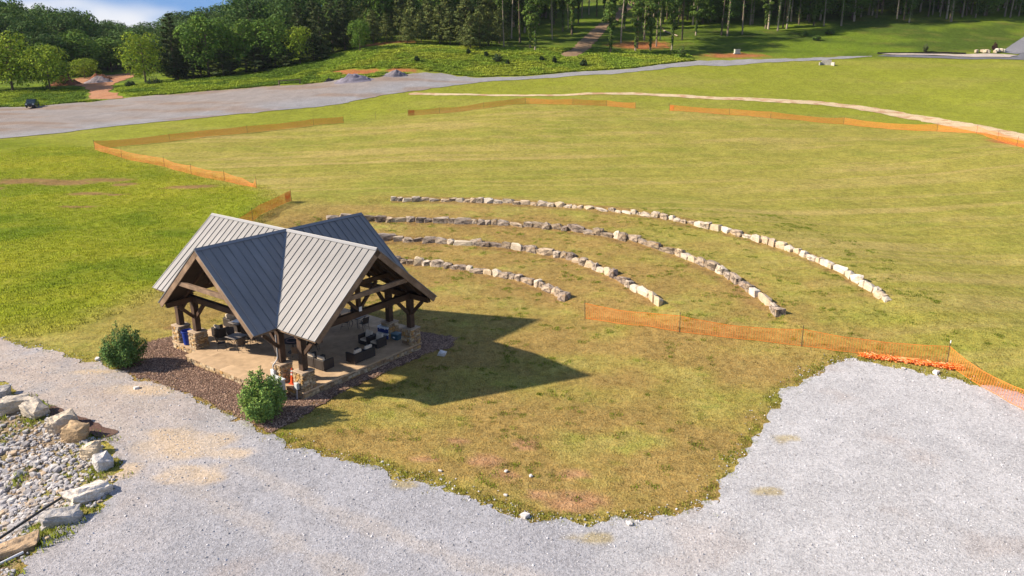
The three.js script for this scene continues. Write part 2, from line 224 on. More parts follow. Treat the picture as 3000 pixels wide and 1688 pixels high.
// ------------------------------------------------------------ procedural textures (tileable) and materials
function pnoise(x, y, p) { const i = Math.floor(x), j = Math.floor(y); let a = x - i, b = y - j; a = a * a * (3 - 2 * a); b = b * b * (3 - 2 * b); const w = k => ((k % p) + p) % p; const A = hash2(w(i), w(j) + 313), B = hash2(w(i + 1), w(j) + 313), C = hash2(w(i), w(j + 1) + 313), D = hash2(w(i + 1), w(j + 1) + 313); return A + (B - A) * a + (C - A) * b + (A - B - C + D) * a * b; }
function pfbm(x, y, p, o) { let s = 0, a = 0.5, n = 0; for (let k = 0; k < o; k++) { s += a * pnoise(x, y, p); n += a; x *= 2; y *= 2; p *= 2; a *= 0.5; } return s / n; }
const toS = v => { v = clamp(v); return Math.round(255 * (v <= 0.0031308 ? 12.92 * v : 1.055 * Math.pow(v, 1 / 2.4) - 0.055)); };
function makeTex(n, fn, metres, srgb = true, ny = n) { // fn(u, v) in 0..1 -> [r, g, b] linear, or a height for bump
  const d = new Uint8Array(n * ny * 4);
  for (let j = 0; j < ny; j++) for (let i = 0; i < n; i++) { const c = fn((i + 0.5) / n, (j + 0.5) / ny), o = (j * n + i) * 4; for (let k = 0; k < 3; k++) d[o + k] = srgb ? toS(c[k]) : Math.round(255 * clamp(c[k])); d[o + 3] = 255; }
  const t = new THREE.DataTexture(d, n, ny); t.wrapS = t.wrapT = THREE.RepeatWrapping; t.magFilter = THREE.LinearFilter; t.minFilter = THREE.LinearMipmapLinearFilter; t.generateMipmaps = true; t.anisotropy = 8;
  if (srgb) t.colorSpace = THREE.SRGBColorSpace; t.repeat.set(1 / metres, 1 / metres); t.needsUpdate = true; return t;
}
const grey = v => [v, v, v];
// lawn grain: short blades seen from above, 12 m tile, mean about 0.6
const grainN = 768, grainField = (u, v) => { const a = pnoise(u * 384, v * 384, 384), b = pnoise(u * 190, v * 190, 190), c = pfbm(u * 40, v * 40, 40, 3), d = pfbm(u * 10, v * 10, 10, 3); return 0.30 * a + 0.28 * b + 0.26 * c + 0.16 * d; };
const T_grass = makeTex(grainN, (u, v) => { const h = grainField(u, v), l = clamp(0.62 + (h - 0.5) * 1.25, 0.2, 1), t = pnoise(u * 96 + 7, v * 96, 96); return [l * (0.94 + 0.12 * t), l, l * (1.02 - 0.14 * t)]; }, 12);
const T_grassB = makeTex(grainN, (u, v) => grey(clamp(0.5 + (grainField(u, v) - 0.5) * 2.2)), 12, false);
const grav = (u, v) => { const a = hash2(Math.floor(u * 768), Math.floor(v * 768)), b = pnoise(u * 380, v * 380, 380), c = pnoise(u * 150 + 9, v * 150, 150), d = pfbm(u * 14, v * 14, 14, 4); return 0.34 * a + 0.30 * b + 0.20 * c + 0.16 * d; };
const T_gravel = makeTex(768, (u, v) => { const h = grav(u, v), l = clamp(0.66 + (h - 0.5) * 1.05, 0.2, 1), t = hash2(Math.floor(u * 768) + 91, Math.floor(v * 768) + 17); return [l * (0.95 + 0.10 * t), l * 0.99, l * (1.06 - 0.10 * t)]; }, 14);
const T_gravelB = makeTex(768, (u, v) => grey(clamp(0.5 + (grav(u, v) - 0.5) * 2)), 14, false);
const T_mulch = makeTex(512, (u, v) => { const a = pnoise(u * 250, v * 120, 250 > 120 ? 10 : 10), h = 0.5 * hash2(Math.floor(u * 256), Math.floor(v * 170)) + 0.3 * pnoise(u * 120, v * 120, 120) + 0.2 * pfbm(u * 12, v * 12, 12, 3), l = clamp(0.25 + h * 0.9); return [l * (0.95 + 0.1 * a), l * 0.9, l * 0.9]; }, 6);
const T_woodGrain = makeTex(512, (u, v) => { const w = pfbm(u * 6, v * 6, 6, 3), s = pnoise(u * 8, v * 110 + w * 3, 110), k = pnoise(u * 30, v * 220, 220), f = pfbm(u * 4 + 3, v * 4, 4, 4), l = clamp(0.42 + 0.30 * s + 0.18 * k + (f - 0.5) * 0.9, 0.12, 1); return [l, l * (0.93 + 0.07 * f), l * (0.86 + 0.12 * f)]; }, 2);
const T_stoneMottle = makeTex(384, (u, v) => { const a = pfbm(u * 6, v * 6, 6, 5), b = pfbm(u * 24 + 3, v * 24, 24, 3), c = pnoise(u * 96, v * 96, 96), l = clamp(0.30 + 0.55 * a + 0.30 * (b - 0.3) + 0.12 * c, 0.1, 1); return [l, l * (0.93 + 0.1 * b), l * (0.84 + 0.22 * b)]; }, 1.1);
const T_stoneB = makeTex(384, (u, v) => grey(0.55 * pfbm(u * 6, v * 6, 6, 5) + 0.3 * pfbm(u * 24 + 3, v * 24, 24, 3) + 0.15 * pnoise(u * 96, v * 96, 96)), 1.1, false);
const T_concrete = makeTex(512, (u, v) => { const a = pfbm(u * 5, v * 5, 5, 5), b = pfbm(u * 20 + 7, v * 20, 20, 3), c = hash2(Math.floor(u * 512), Math.floor(v * 512)), l = clamp(0.64 + (a - 0.5) * 0.45 + (b - 0.5) * 0.22 + (c - 0.5) * 0.10); return [l, l * (0.95 + 0.05 * a), l * (0.90 + 0.1 * a)]; }, 5);
const T_metal = makeTex(256, (u, v) => { const a = pfbm(u * 4, v * 4, 4, 4), b = pnoise(u * 128, v * 128, 128); return grey(clamp(0.80 + (a - 0.5) * 0.35 + (b - 0.5) * 0.05)); }, 3);
const T_weave = makeTex(128, (u, v) => { const i = Math.floor(u * 32), j = Math.floor(v * 32), o = (i + j) & 1, e = Math.abs(((o ? u : v) * 32) % 1 - 0.5); return grey(0.45 + 0.4 * (1 - 2 * e) + 0.15 * hash2(i, j)); }, 0.8);
const rgb = (r, g, b) => new THREE.Color().setRGB(r, g, b);
const matte = (col, rough = 1, o = {}) => new THREE.MeshPhysicalMaterial({ color: rgb(...col), roughness: rough, specularIntensity: 0.12, ...o });
const std = (col, rough = 0.9, o = {}) => new THREE.MeshStandardMaterial({ color: rgb(...col), roughness: rough, metalness: 0, ...o });
const M = {
  lawn: matte([1.55, 1.55, 1.55], 1, { map: T_grass, bumpMap: T_grassB, bumpScale: 0.03, vertexColors: true }),
  gravel: matte([1.5, 1.5, 1.5], 1, { map: T_gravel, bumpMap: T_gravelB, bumpScale: 0.018, vertexColors: true }),
  mulch: matte([1, 1, 1], 1, { map: T_mulch, bumpMap: T_mulch, bumpScale: 0.04, vertexColors: true }),
  earth: matte([1.5, 1.5, 1.5], 1, { map: T_gravel, bumpMap: T_gravelB, bumpScale: 0.03, vertexColors: true }),
  timber: std([0.098, 0.054, 0.030], 0.8, { map: T_woodGrain, bumpMap: T_woodGrain, bumpScale: 0.006 }),
  timberWorn: std([0.30, 0.205, 0.132], 0.85, { map: T_woodGrain, bumpMap: T_woodGrain, bumpScale: 0.008 }),
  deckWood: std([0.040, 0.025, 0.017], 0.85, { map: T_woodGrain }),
  roof: std([0.235, 0.236, 0.238], 0.6, { map: T_metal, bumpMap: T_metal, bumpScale: 0.02, metalness: 0.15 }),
  roofTrim: std([0.23, 0.24, 0.255], 0.5, { map: T_metal, metalness: 0.2 }),
  slab: std([0.72, 0.53, 0.33], 0.8, { map: T_concrete, bumpMap: T_concrete, bumpScale: 0.004 }),
  cap: std([0.62, 0.49, 0.35], 0.85, { map: T_concrete, bumpMap: T_concrete, bumpScale: 0.006 }),
  mortar: std([0.34, 0.265, 0.18], 0.95, { map: T_concrete }),
};
// ------------------------------------------------------------ ground cover colours (what grows or lies where)
const hRoadEdge = [[-19.8, -1.8], [-17.5, -0.5], [-14.4, 0.9], [-11.0, 2.6], [-8.4, 4.2], [-6.3, 5.3], [-4.7, 6.3], [-3.3, 7.3], [-2.1, 8.3], [-0.9, 9.2], [-0.1, 9.8], [1.1, 10.9], [2.4, 11.9], [3.7, 12.8], [5.1, 13.3], [6.5, 14.0], [7.7, 14.4], [8.7, 15.2], [9.4, 15.3], [10.3, 15.8], [11.5, 16.6], [12.9, 17.3], [13.7, 18.0], [14.1, 18.3], [15.2, 18.4], [16.5, 18.5], [17.8, 18.3], [19.1, 18.1], [20.8, 17.6], [22.0, 16.6], [23.6, 13.9], [25.1, 11.8], [26.0, 10.3], [27.5, 8.0], [28.4, 6.3], [30.4, 4.7], [31.0, 4.1], [32.5, 3.0], [33.3, 2.7], [34.6, 3.4], [36.4, 4.5], [38.1, 5.5], [39.3, 6.5], [40.9, 7.2]];
const gravelPoly = [[-60, -24], ...hRoadEdge, [60, 13], [60, 48], [-60, 48]];
const ripPoly = [[-60, 48], [-3.2, 48], [-3.4, 26], [-3.9, 21.6], [-4.3, 20.5], [-4.5, 19.2], [-4.0, 18.5], [-3.5, 18.0], [-3.1, 16.6], [-3.5, 15.3], [-4.3, 14.0], [-5.8, 11.9], [-7.9, 10.4], [-9.7, 9.2], [-12.6, 7.0], [-15.3, 5.2], [-22, 1.2], [-60, -14]];
const mulchPoly = [[-9.6, 3.2], [-9.9, -0.9], [-8.9, -1.9], [-6.5, -2.2], [0, -4], [5, -4], [8.2, -2.4], [9.9, -1.7], [9.5, 0.0], [8.4, 0.8], [6.15, 3.75], [4.4, 6.1], [3.2, 8.1], [2.6, 9.8], [1.7, 11.0], [-0.2, 9.6], [-4.1, 6.6], [-8.7, 3.9]];
const lotNear = [[-130, -40], [-90, -66], [-72.1, -83.6], [-65.6, -91.6], [-58.0, -100.4], [-47.3, -105.3], [-36.2, -110.9], [-22.7, -119.8], [-14.4, -128.7], [-7.9, -131.1], [-3.2, -135.2], [5.8, -139.9], [15.2, -143.4], [28.2, -147.5], [38.8, -148.5], [47.7, -151.5], [55.5, -157.9], [62.5, -160.1], [68.9, -158.7], [76.7, -162.4], [91.6, -166.2], [112.3, -171.5]];
const lotFar = [[-160, -128], [-105.5, -135.6], [-94.4, -135.2], [-85.0, -137.8], [-77.2, -141.2], [-68.3, -142.8], [-57.0, -147.1], [-43.6, -146.1], [-36.3, -145.3], [-28.3, -146.9], [-20.2, -145.6], [-14.0, -147.6], [-9.5, -150.8], [-4.5, -150.8], [0.6, -148.2], [5.6, -146.4], [15.2, -148.0], [28.5, -152.3], [43.7, -154.1], [53.9, -161.7], [64.1, -166.7], [78.3, -167.9], [93.0, -170.2], [108.0, -172.9]];
const lotPoly = [...lotNear, ...lotFar.slice().reverse()];
const trailLine = [[-8.5, -128.7], [3.4, -127.4], [17.9, -124.3], [29.5, -125.2], [39.6, -125.0], [48.5, -122.6], [57.0, -119.6], [67.1, -117.3], [77.1, -115.0], [82.5, -111.0], [86.8, -105.4], [89.4, -97.5], [90.5, -88.2], [90.7, -78.7], [91.1, -71.7], [91.5, -60]];
const trackLine = [[29, -170], [32.4, -177], [34.7, -186], [41.1, -207], [49.3, -231.5], [57, -253], [62, -268]];
const spurPoly = [[-88.1, -142], [-95.7, -157.2], [-101.5, -164], [-112.8, -175.5], [-116, -188], [-113.8, -201], [-108, -208], [-99.0, -188.6], [-94.0, -166], [-88, -152], [-76.7, -139]];
const leftFieldLine = [[-50, -72], [-42.3, -64.3], [-33.3, -57.6], [-27.5, -52.2], [-21.7, -47.9], [-16.5, -43.9], [-12, -34], [-12.5, -26], [-13, -12], [-17, -4], [-24, 0]];
const leftPoly = [...leftFieldLine, [-80, -6], [-120, -40], [-70, -84]];
const mownPoly = [[-50, -72], [-41, -78], [-32, -88], [-22.5, -95], [-12, -102], [-6, -104.5], [8, -108.6], [16, -112.4], [26, -110], [38, -107.2], [44, -104.5], [61, -97], [73, -92.8], [84, -83], [87, -78], [86, -70], [84, -60], [80, -30], [70, -5], [39, 4], [18, -5], [-10, -20], [-12, -34], [-16.5, -44], [-27.5, -52]];
// bare soil showing through the turf: x, z, radius along x, radius along z
const bareSpots = [[-47.3, -49.3, 4.2, 1.7], [-41.1, -48.4, 4.2, 1.5], [-37.3, -49.6, 3.6, 1.6], [-33.6, -46.9, 1.8, 0.9], [-24.7, -45.0, 2.8, 1.1], [-35.7, -42.5, 2.3, 0.9], [-32.1, -41.8, 1.4, 0.4], [-33.5, -36.7, 2.4, 0.4], [-48.5, -45.4, 1.6, 1.2], [-45, -35, 1.2, 0.5],
  [14.1, 12.2, 0.6, 0.45], [10.9, 11.9, 0.5, 0.3], [12.4, 13.7, 0.8, 0.55], [16.3, 14.9, 0.7, 0.4], [9.5, 13.5, 0.6, 0.35], [16.2, 17.0, 1.3, 0.9], [13.2, 14.9, 0.6, 0.4], [14.6, 16.4, 0.6, 0.3], [-9.0, -3.6, 0.9, 0.4]];
const redSpots = [[-24, -153.4, 6, 2.6], [-14, -152.6, 5, 2], [-29, -156, 4, 1.5], [-22, -184, 8, 2.2], [75, -174, 9, 3.6], [51, -186, 9, 5.2], [86, -66, 1.5, 6]];
const spotWeight = (L, x, z, n) => { let w = 0; for (const [cx, cz, rx, rz] of L) { const dx = (x - cx) / rx, dz = (z - cz) / rz, q = dx * dx + dz * dz; if (q < 6) w = Math.max(w, sstep(1.25, 0.55, Math.sqrt(q) + (n - 0.5) * 1.5)); } return w; };
const mix3 = (a, b, t) => [a[0] + (b[0] - a[0]) * t, a[1] + (b[1] - a[1]) * t, a[2] + (b[2] - a[2]) * t];
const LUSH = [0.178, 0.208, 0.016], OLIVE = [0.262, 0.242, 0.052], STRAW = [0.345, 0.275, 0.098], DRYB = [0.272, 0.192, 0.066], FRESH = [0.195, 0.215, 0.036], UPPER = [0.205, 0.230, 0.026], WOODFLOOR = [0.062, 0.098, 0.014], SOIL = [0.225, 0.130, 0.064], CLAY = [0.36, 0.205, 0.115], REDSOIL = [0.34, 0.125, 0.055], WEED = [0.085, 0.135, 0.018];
function groundColour(x, z) {
  const n1 = fbm(x * 0.055 + 3, z * 0.11 + 8, 4), n2 = fbm(x * 0.30 + 40, z * 0.42 - 3, 4), n3 = fbm(x * 1.1 - 11, z * 1.5 + 23, 3), streak = fbm(x * 0.05 + 0.4 * z * 0.05, z * 0.55 + x * 0.08, 4);
  let c = mix3(OLIVE, STRAW, sstep(0.50, 0.74, 0.5 * n1 + 0.5 * streak) * 0.75);
  c = mix3(c, FRESH, sstep(0.50, 0.72, 0.55 * (1 - n1) + 0.45 * n2) * 0.6);
  const mow = fbm(x * 0.018 + z * 0.03 + 5, z * 0.75 + x * 0.10, 3), mow2 = fbm(x * 0.05 - 7, z * 1.7 + x * 0.22, 2); c = mix3(c, STRAW, sstep(0.50, 0.72, 0.65 * mow + 0.35 * mow2) * 0.55); c = mix3(c, [0.185, 0.195, 0.032], sstep(0.52, 0.74, 0.65 * (1 - mow) + 0.35 * mow2) * 0.5);
  // upper fields beyond the fences
  const out = sstep(3, -6, polyDist(mownPoly, x, z) + (n2 - 0.5) * 8);
  if (z < -40) c = mix3(c, mix3(UPPER, mix3(FRESH, OLIVE, n2), sstep(0.45, 0.7, n1) * 0.7), out * 0.9);
  // the amphitheatre terraces and the lawn by the pavilion: drier
  const r = Math.hypot(x - AMPH.x, z - AMPH.z);
  if (z < 30) {
    const dry = sstep(36, 27, r + (n2 - 0.5) * 6) * sstep(-18, -8, x + (n2 - 0.5) * 5);
    let t = mix3(DRYB, OLIVE, sstep(0.36, 0.70, n1 * 0.4 + n2 * 0.6) * 0.8); t = mix3(t, STRAW, sstep(0.56, 0.78, n2) * 0.5); t = mix3(t, FRESH, sstep(0.60, 0.74, n3 * 0.55 + n2 * 0.45) * 0.55);
    c = mix3(c, t, dry);
    const phi = Math.atan2(x - AMPH.x, -(z - AMPH.z)) * 180 / Math.PI; for (const s of STEPS) if (phi > s.phi[0] && phi < s.phi[s.phi.length - 1]) { const d = interp(phi, s.phi, s.r) - r; if (d > -0.9 && d < 1.6) c = mix3(c, [0.225, 0.140, 0.062], sstep(1.5, 0.3, d + (n3 - 0.5) * 1.6) * sstep(-0.9, -0.2, d) * 0.75); }
  }
  // lush unmown field on the left
  const lf = sstep(-2.5, 2.5, polyDist(leftPoly, x, z) + (n2 - 0.5) * 5);
  if (lf > 0) { let t = mix3(LUSH, [0.238, 0.242, 0.022], sstep(0.35, 0.65, n1 * 0.6 + n2 * 0.4)); t = mix3(t, [0.12, 0.16, 0.006], sstep(0.58, 0.75, n2) * 0.4); t = mix3(t, OLIVE, sstep(0.6, 0.8, n3) * 0.35); t = mix3(t, [0.105, 0.155, 0.010], sstep(0.42, 0.60, fbm(x * 0.07 + 9, z * 0.13 - 4, 4)) * (z > -34 ? 0.85 : 0.45)); c = mix3(c, t, lf); }
  // hillside and wood floor
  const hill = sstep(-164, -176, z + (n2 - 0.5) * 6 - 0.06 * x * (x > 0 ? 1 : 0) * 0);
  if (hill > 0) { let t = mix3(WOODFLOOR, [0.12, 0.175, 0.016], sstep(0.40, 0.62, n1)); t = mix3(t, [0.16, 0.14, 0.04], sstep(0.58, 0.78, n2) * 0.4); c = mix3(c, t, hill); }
  // weedy bank below the pines and verge before the left trees
  if (z < -134 && x < 62) { const far = interp(x, lotFar.map(p => p[0]), lotFar.map(p => p[1])); const w = sstep(0, -2.5, z - far) * sstep(-182, -174, z); c = mix3(c, mix3(WEED, [0.16, 0.225, 0.014], sstep(0.4, 0.65, n2)), w); }
  c = mix3(c, z > 5 ? CLAY : SOIL, spotWeight(bareSpots, x, z, n3 * 0.6 + n2 * 0.4) * 0.85);
  c = mix3(c, REDSOIL, spotWeight(redSpots, x, z, n3 * 0.5 + n2 * 0.5) * 0.9);
  // in the ditch: soil between the stones
  const dd = ditchDist(x, z); if (dd > 0 && dd < 30) c = mix3(c, mix3([0.22, 0.17, 0.12], [0.17, 0.16, 0.05], sstep(0.5, 0.66, n2)), sstep(0, 0.6, dd));
  const v = 0.93 + 0.14 * n3; return [c[0] * v, c[1] * v, c[2] * v];
}
// ------------------------------------------------------------ the ground: one continuous sheet on a graded grid, in three bands
function graded(stops) { const o = [stops[0][0]]; for (let i = 0; i + 1 < stops.length; i++) { const [a, s0] = stops[i], [b, s1] = stops[i + 1]; let x = a, list = []; const dir = Math.sign(b - a); while (true) { const t = Math.abs((x - a) / (b - a)); x += dir * lerp(s0, s1, Math.min(1, t)); if (dir * (b - x) < 0.4 * Math.min(s0, s1)) break; list.push(x); } o.push(...list, b); } return o; }
const GX = graded([[-900, 80], [-300, 14], [-110, 2.2], [-52, 0.8], [-14, 0.32], [44, 0.36], [90, 1.0], [180, 3], [330, 16], [900, 80]]);
const GZ = graded([[60, 2.5], [28, 0.5], [20, 0.34], [-42, 0.34], [-75, 0.9], [-140, 1.2], [-215, 1.6], [-300, 6], [-460, 20], [-1100, 90]]);
function hAt(x, z) { return H(x, z) + (z < -460 ? (-460 - z) * 0.035 : 0); }
{
  const nx = GX.length, nz = GZ.length, hs = new Float32Array(nx * nz);
  for (let j = 0; j < nz; j++) for (let i = 0; i < nx; i++) hs[j * nx + i] = hAt(GX[i], GZ[j]);
  const cols = new Float32Array(nx * nz * 3);
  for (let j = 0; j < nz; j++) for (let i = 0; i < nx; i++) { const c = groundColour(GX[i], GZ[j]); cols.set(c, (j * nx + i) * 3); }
  const band = (name, z0, z1) => {
    const j0 = GZ.findIndex(z => z <= z0 + 1e-6), j1 = GZ.findIndex(z => z <= z1 + 1e-6), m = j1 - j0 + 1;
    const p = new Float32Array(nx * m * 3), n = new Float32Array(nx * m * 3), uv = new Float32Array(nx * m * 2), c = new Float32Array(nx * m * 3), id = [];
    for (let j = 0; j < m; j++) for (let i = 0; i < nx; i++) {
      const J = j + j0, k = j * nx + i, q = (a, b) => hs[clamp(b, 0, nz - 1) * nx + clamp(a, 0, nx - 1)];
      p.set([GX[i], hs[J * nx + i], GZ[J]], k * 3); uv.set([GX[i], GZ[J]], k * 2); c.set(cols.subarray((J * nx + i) * 3, (J * nx + i) * 3 + 3), k * 3);
      const ax = clamp(i - 1, 0, nx - 1), bx_ = clamp(i + 1, 0, nx - 1), az = clamp(J - 1, 0, nz - 1), bz = clamp(J + 1, 0, nz - 1);
      const gx = (q(bx_, J) - q(ax, J)) / (GX[bx_] - GX[ax]), gz = (q(i, bz) - q(i, az)) / (GZ[bz] - GZ[az]), l = Math.hypot(gx, 1, gz);
      n.set([-gx / l, 1 / l, -gz / l], k * 3);
      if (i + 1 < nx && j + 1 < m) id.push(k, k + 1, k + nx, k + 1, k + nx + 1, k + nx);
    }
    const g = new THREE.BufferGeometry(); g.setAttribute('position', new THREE.BufferAttribute(p, 3)); g.setAttribute('normal', new THREE.BufferAttribute(n, 3)); g.setAttribute('uv', new THREE.BufferAttribute(uv, 2)); g.setAttribute('color', new THREE.BufferAttribute(c, 3)); g.setIndex(id);
    return structure(name, g, M.lawn);
  };
  band('lawn_ground', 60, -42); band('field_ground', -42, -140); band('hillside_ground', -140, -1100);
}
// ------------------------------------------------------------ sheets of other surfacing laid over the ground, with ragged outlines
function sheet(name, field, colour, x0, x1, z0, z1, cell, lift, m) {
  const nx = Math.ceil((x1 - x0) / cell), nz = Math.ceil((z1 - z0) / cell), F = new Float32Array((nx + 1) * (nz + 1));
  for (let j = 0; j <= nz; j++) for (let i = 0; i <= nx; i++) F[j * (nx + 1) + i] = field(x0 + i * cell, z0 + j * cell);
  const cache = new Map(), P = [], N = [], U = [], C = [], I = [];
  const vert = (x, z) => { const key = Math.round(x * 500) * 1e6 + Math.round(z * 500); let k = cache.get(key); if (k !== undefined) return k; const e = 0.3, gx = (hAt(x + e, z) - hAt(x - e, z)) / (2 * e), gz = (hAt(x, z + e) - hAt(x, z - e)) / (2 * e), l = Math.hypot(gx, 1, gz); k = P.length / 3; P.push(x, hAt(x, z) + lift, z); N.push(-gx / l, 1 / l, -gz / l); U.push(x, z); C.push(...colour(x, z)); cache.set(key, k); return k; };
  const tri = (a, b, c) => { // clip a triangle of [x, z, f] to f > 0
    const out = []; const t = [a, b, c];
    for (let i = 0; i < 3; i++) { const p = t[i], q = t[(i + 1) % 3]; if (p[2] > 0) out.push(p); if ((p[2] > 0) !== (q[2] > 0)) { const s = p[2] / (p[2] - q[2]); out.push([p[0] + (q[0] - p[0]) * s, p[1] + (q[1] - p[1]) * s, 0]); } }
    for (let i = 1; i + 1 < out.length; i++) { const A = vert(out[0][0], out[0][1]), B = vert(out[i][0], out[i][1]), D = vert(out[i + 1][0], out[i + 1][1]); if (A !== B && B !== D && A !== D) I.push(A, B, D); }
  };
  for (let j = 0; j < nz; j++) for (let i = 0; i < nx; i++) {
    const q = (a, b) => [x0 + (i + a) * cell, z0 + (j + b) * cell, F[(j + b) * (nx + 1) + i + a]];
    const A = q(0, 0), B = q(1, 0), D = q(0, 1), E = q(1, 1); if (A[2] <= 0 && B[2] <= 0 && D[2] <= 0 && E[2] <= 0) continue;
    tri(A, D, B); tri(B, D, E);
  }
  const g = new THREE.BufferGeometry(); g.setAttribute('position', new THREE.Float32BufferAttribute(P, 3)); g.setAttribute('normal', new THREE.Float32BufferAttribute(N, 3)); g.setAttribute('uv', new THREE.Float32BufferAttribute(U, 2)); g.setAttribute('color', new THREE.Float32BufferAttribute(C, 3)); g.setIndex(I);
  return structure(name, g, m);
}
const sandSpots = [[-1.9, 12.3, 2.2, 1.3], [-0.6, 14.8, 1.6, 0.8], [-11, 3.7, 1.2, 0.35], [-7, 6.2, 2.2, 0.7], [-3.6, 14.6, 0.7, 0.6], [-2.8, 11.2, 1.5, 0.7], [0.4, 13.0, 1.2, 0.5]]; const grassSpots = [[26.6, 11.6, 0.8, 0.4], [24.2, 16.2, 0.7, 0.3], [16.6, 19.4, 0.8, 0.35], [8.9, 15.6, 0.6, 0.3]];
const wheelTracks = [[[-30, -6], [-18, 1], [-9, 5.6], [-3.5, 9.8], [1, 14], [6, 17.5], [12, 21], [20, 24]], [[-30, -4], [-18, 3], [-9.6, 7.4], [-4.6, 11.4], [-0.4, 15.8], [4.6, 19.4], [10, 23], [18, 26.5]]];
const gravelColour = (x, z) => {
  const n = fbm(x * 0.25, z * 0.3, 4), n2 = fbm(x * 1.3 + 4, z * 1.3, 3); let c = mix3([0.30, 0.307, 0.322], [0.388, 0.393, 0.393], sstep(8, 26, x + (n - 0.5) * 20));
  c = mix3(c, [0.40, 0.335, 0.27], sstep(3, -9, x + z * 0.25 - 3 + (n - 0.5) * 8) * 0.75 * sstep(0.25, 0.7, n2 * 0.5 + n * 0.5 + 0.1));
  c = mix3(c, [0.50, 0.385, 0.235], spotWeight(sandSpots, x, z, n2 * 0.75 + n * 0.25) * 0.62);
  c = mix3(c, [0.33, 0.27, 0.12], spotWeight(grassSpots, x, z, n2) * 0.7); c = mix3(c, [0.33, 0.285, 0.25], sstep(0.60, 0.75, n) * 0.35); for (const L of wheelTracks) { const d = lineDist(L, x, z); if (d < 0.7) c = mix3(c, [0.40, 0.365, 0.32], sstep(0.62, 0.1, d + (n2 - 0.5) * 1.1) * 0.38); } const v = 0.93 + 0.14 * n2; return [c[0] * v, c[1] * v, c[2] * v];
};
sheet('gravel_lot', (x, z) => Math.min(polyDist(gravelPoly, x, z), -polyDist(ripPoly, x, z)) + (fbm(x * 1.6, z * 1.6, 3) - 0.5) * 1.1 + (fbm(x * 6, z * 6, 2) - 0.5) * 0.35, gravelColour, -34, 56, -16, 34, 0.2, 0.03, M.gravel);
sheet('mulch_bed', (x, z) => polyDist(mulchPoly, x, z) + (fbm(x * 1.8 + 9, z * 1.8, 3) - 0.5) * 0.9, (x, z) => { const n = fbm(x * 1.5, z * 1.5, 3); const c = mix3([0.165, 0.108, 0.080], [0.25, 0.175, 0.135], n); return mix3(c, [0.2, 0.15, 0.06], sstep(0.66, 0.74, fbm(x * 2.3 + 5, z * 2.3, 3)) * 0.7); }, -11.5, 11.5, -6, 13, 0.14, 0.045, M.mulch);
sheet('mulch_strip', (x, z) => 0.38 - lineDist([[-10.6, 8.6], [-8.2, 9.9], [-6.2, 11.2]], x, z) + (fbm(x * 2, z * 2, 3) - 0.5) * 0.4, (x, z) => mix3([0.16, 0.10, 0.08], [0.2, 0.15, 0.12], fbm(x * 2, z * 2, 2)), -12, -5, 7.5, 12.5, 0.1, 0.06, M.mulch);
sheet('gravel_road', (x, z) => polyDist(lotPoly, x, z) + (fbm(x * 0.5, z * 0.5, 3) - 0.5) * 2.0, (x, z) => {
  const n = fbm(x * 0.06 + z * 0.05, z * 0.22 - x * 0.05, 4), n2 = fbm(x * 0.4, z * 0.6, 3), near = interp(x, lotNear.map(p => p[0]), lotNear.map(p => p[1]));
  let c = mix3([0.245, 0.247, 0.250], [0.235, 0.202, 0.172], sstep(-5, -16, z - near) * sstep(10, -20, x) * (0.6 + 0.6 * (n - 0.4))); c = mix3(c, [0.215, 0.155, 0.11], sstep(0.52, 0.70, n) * 0.6 * sstep(20, -10, x)); const v = 0.9 + 0.2 * n2; return [c[0] * v, c[1] * v, c[2] * v];
}, -150, 114, -176, -40, 1.0, 0.07, M.gravel);
sheet('straw_trail', (x, z) => { const w = interp(x, [-8, 40, 80, 92], [1.0, 1.3, 2.0, 2.4]); return w - lineDist(trailLine, x, z) + (fbm(x * 0.9, z * 0.9, 3) - 0.5) * 0.9; }, (x, z) => { const n = fbm(x * 0.7, z * 0.7, 3); return mix3([0.52, 0.42, 0.26], [0.42, 0.27, 0.155], sstep(0.5, 0.7, n)); }, -12, 96, -132, -58, 0.45, 0.05, M.earth);
sheet('dirt_track', (x, z) => 2.3 - lineDist(trackLine, x, z) + (fbm(x * 0.7, z * 0.7, 3) - 0.5) * 1.6, (x, z) => mix3([0.185, 0.125, 0.075], [0.27, 0.19, 0.11], fbm(x * 0.8, z * 0.3, 3)), 22, 70, -275, -165, 0.6, 0.07, M.earth);
sheet('dirt_spur', (x, z) => polyDist(spurPoly, x, z) + (fbm(x * 0.5, z * 0.5, 3) - 0.5) * 2.4, (x, z) => mix3([0.33, 0.155, 0.075], [0.38, 0.22, 0.13], fbm(x * 0.4, z * 0.4, 3)), -124, -72, -214, -136, 0.7, 0.09, M.earth);
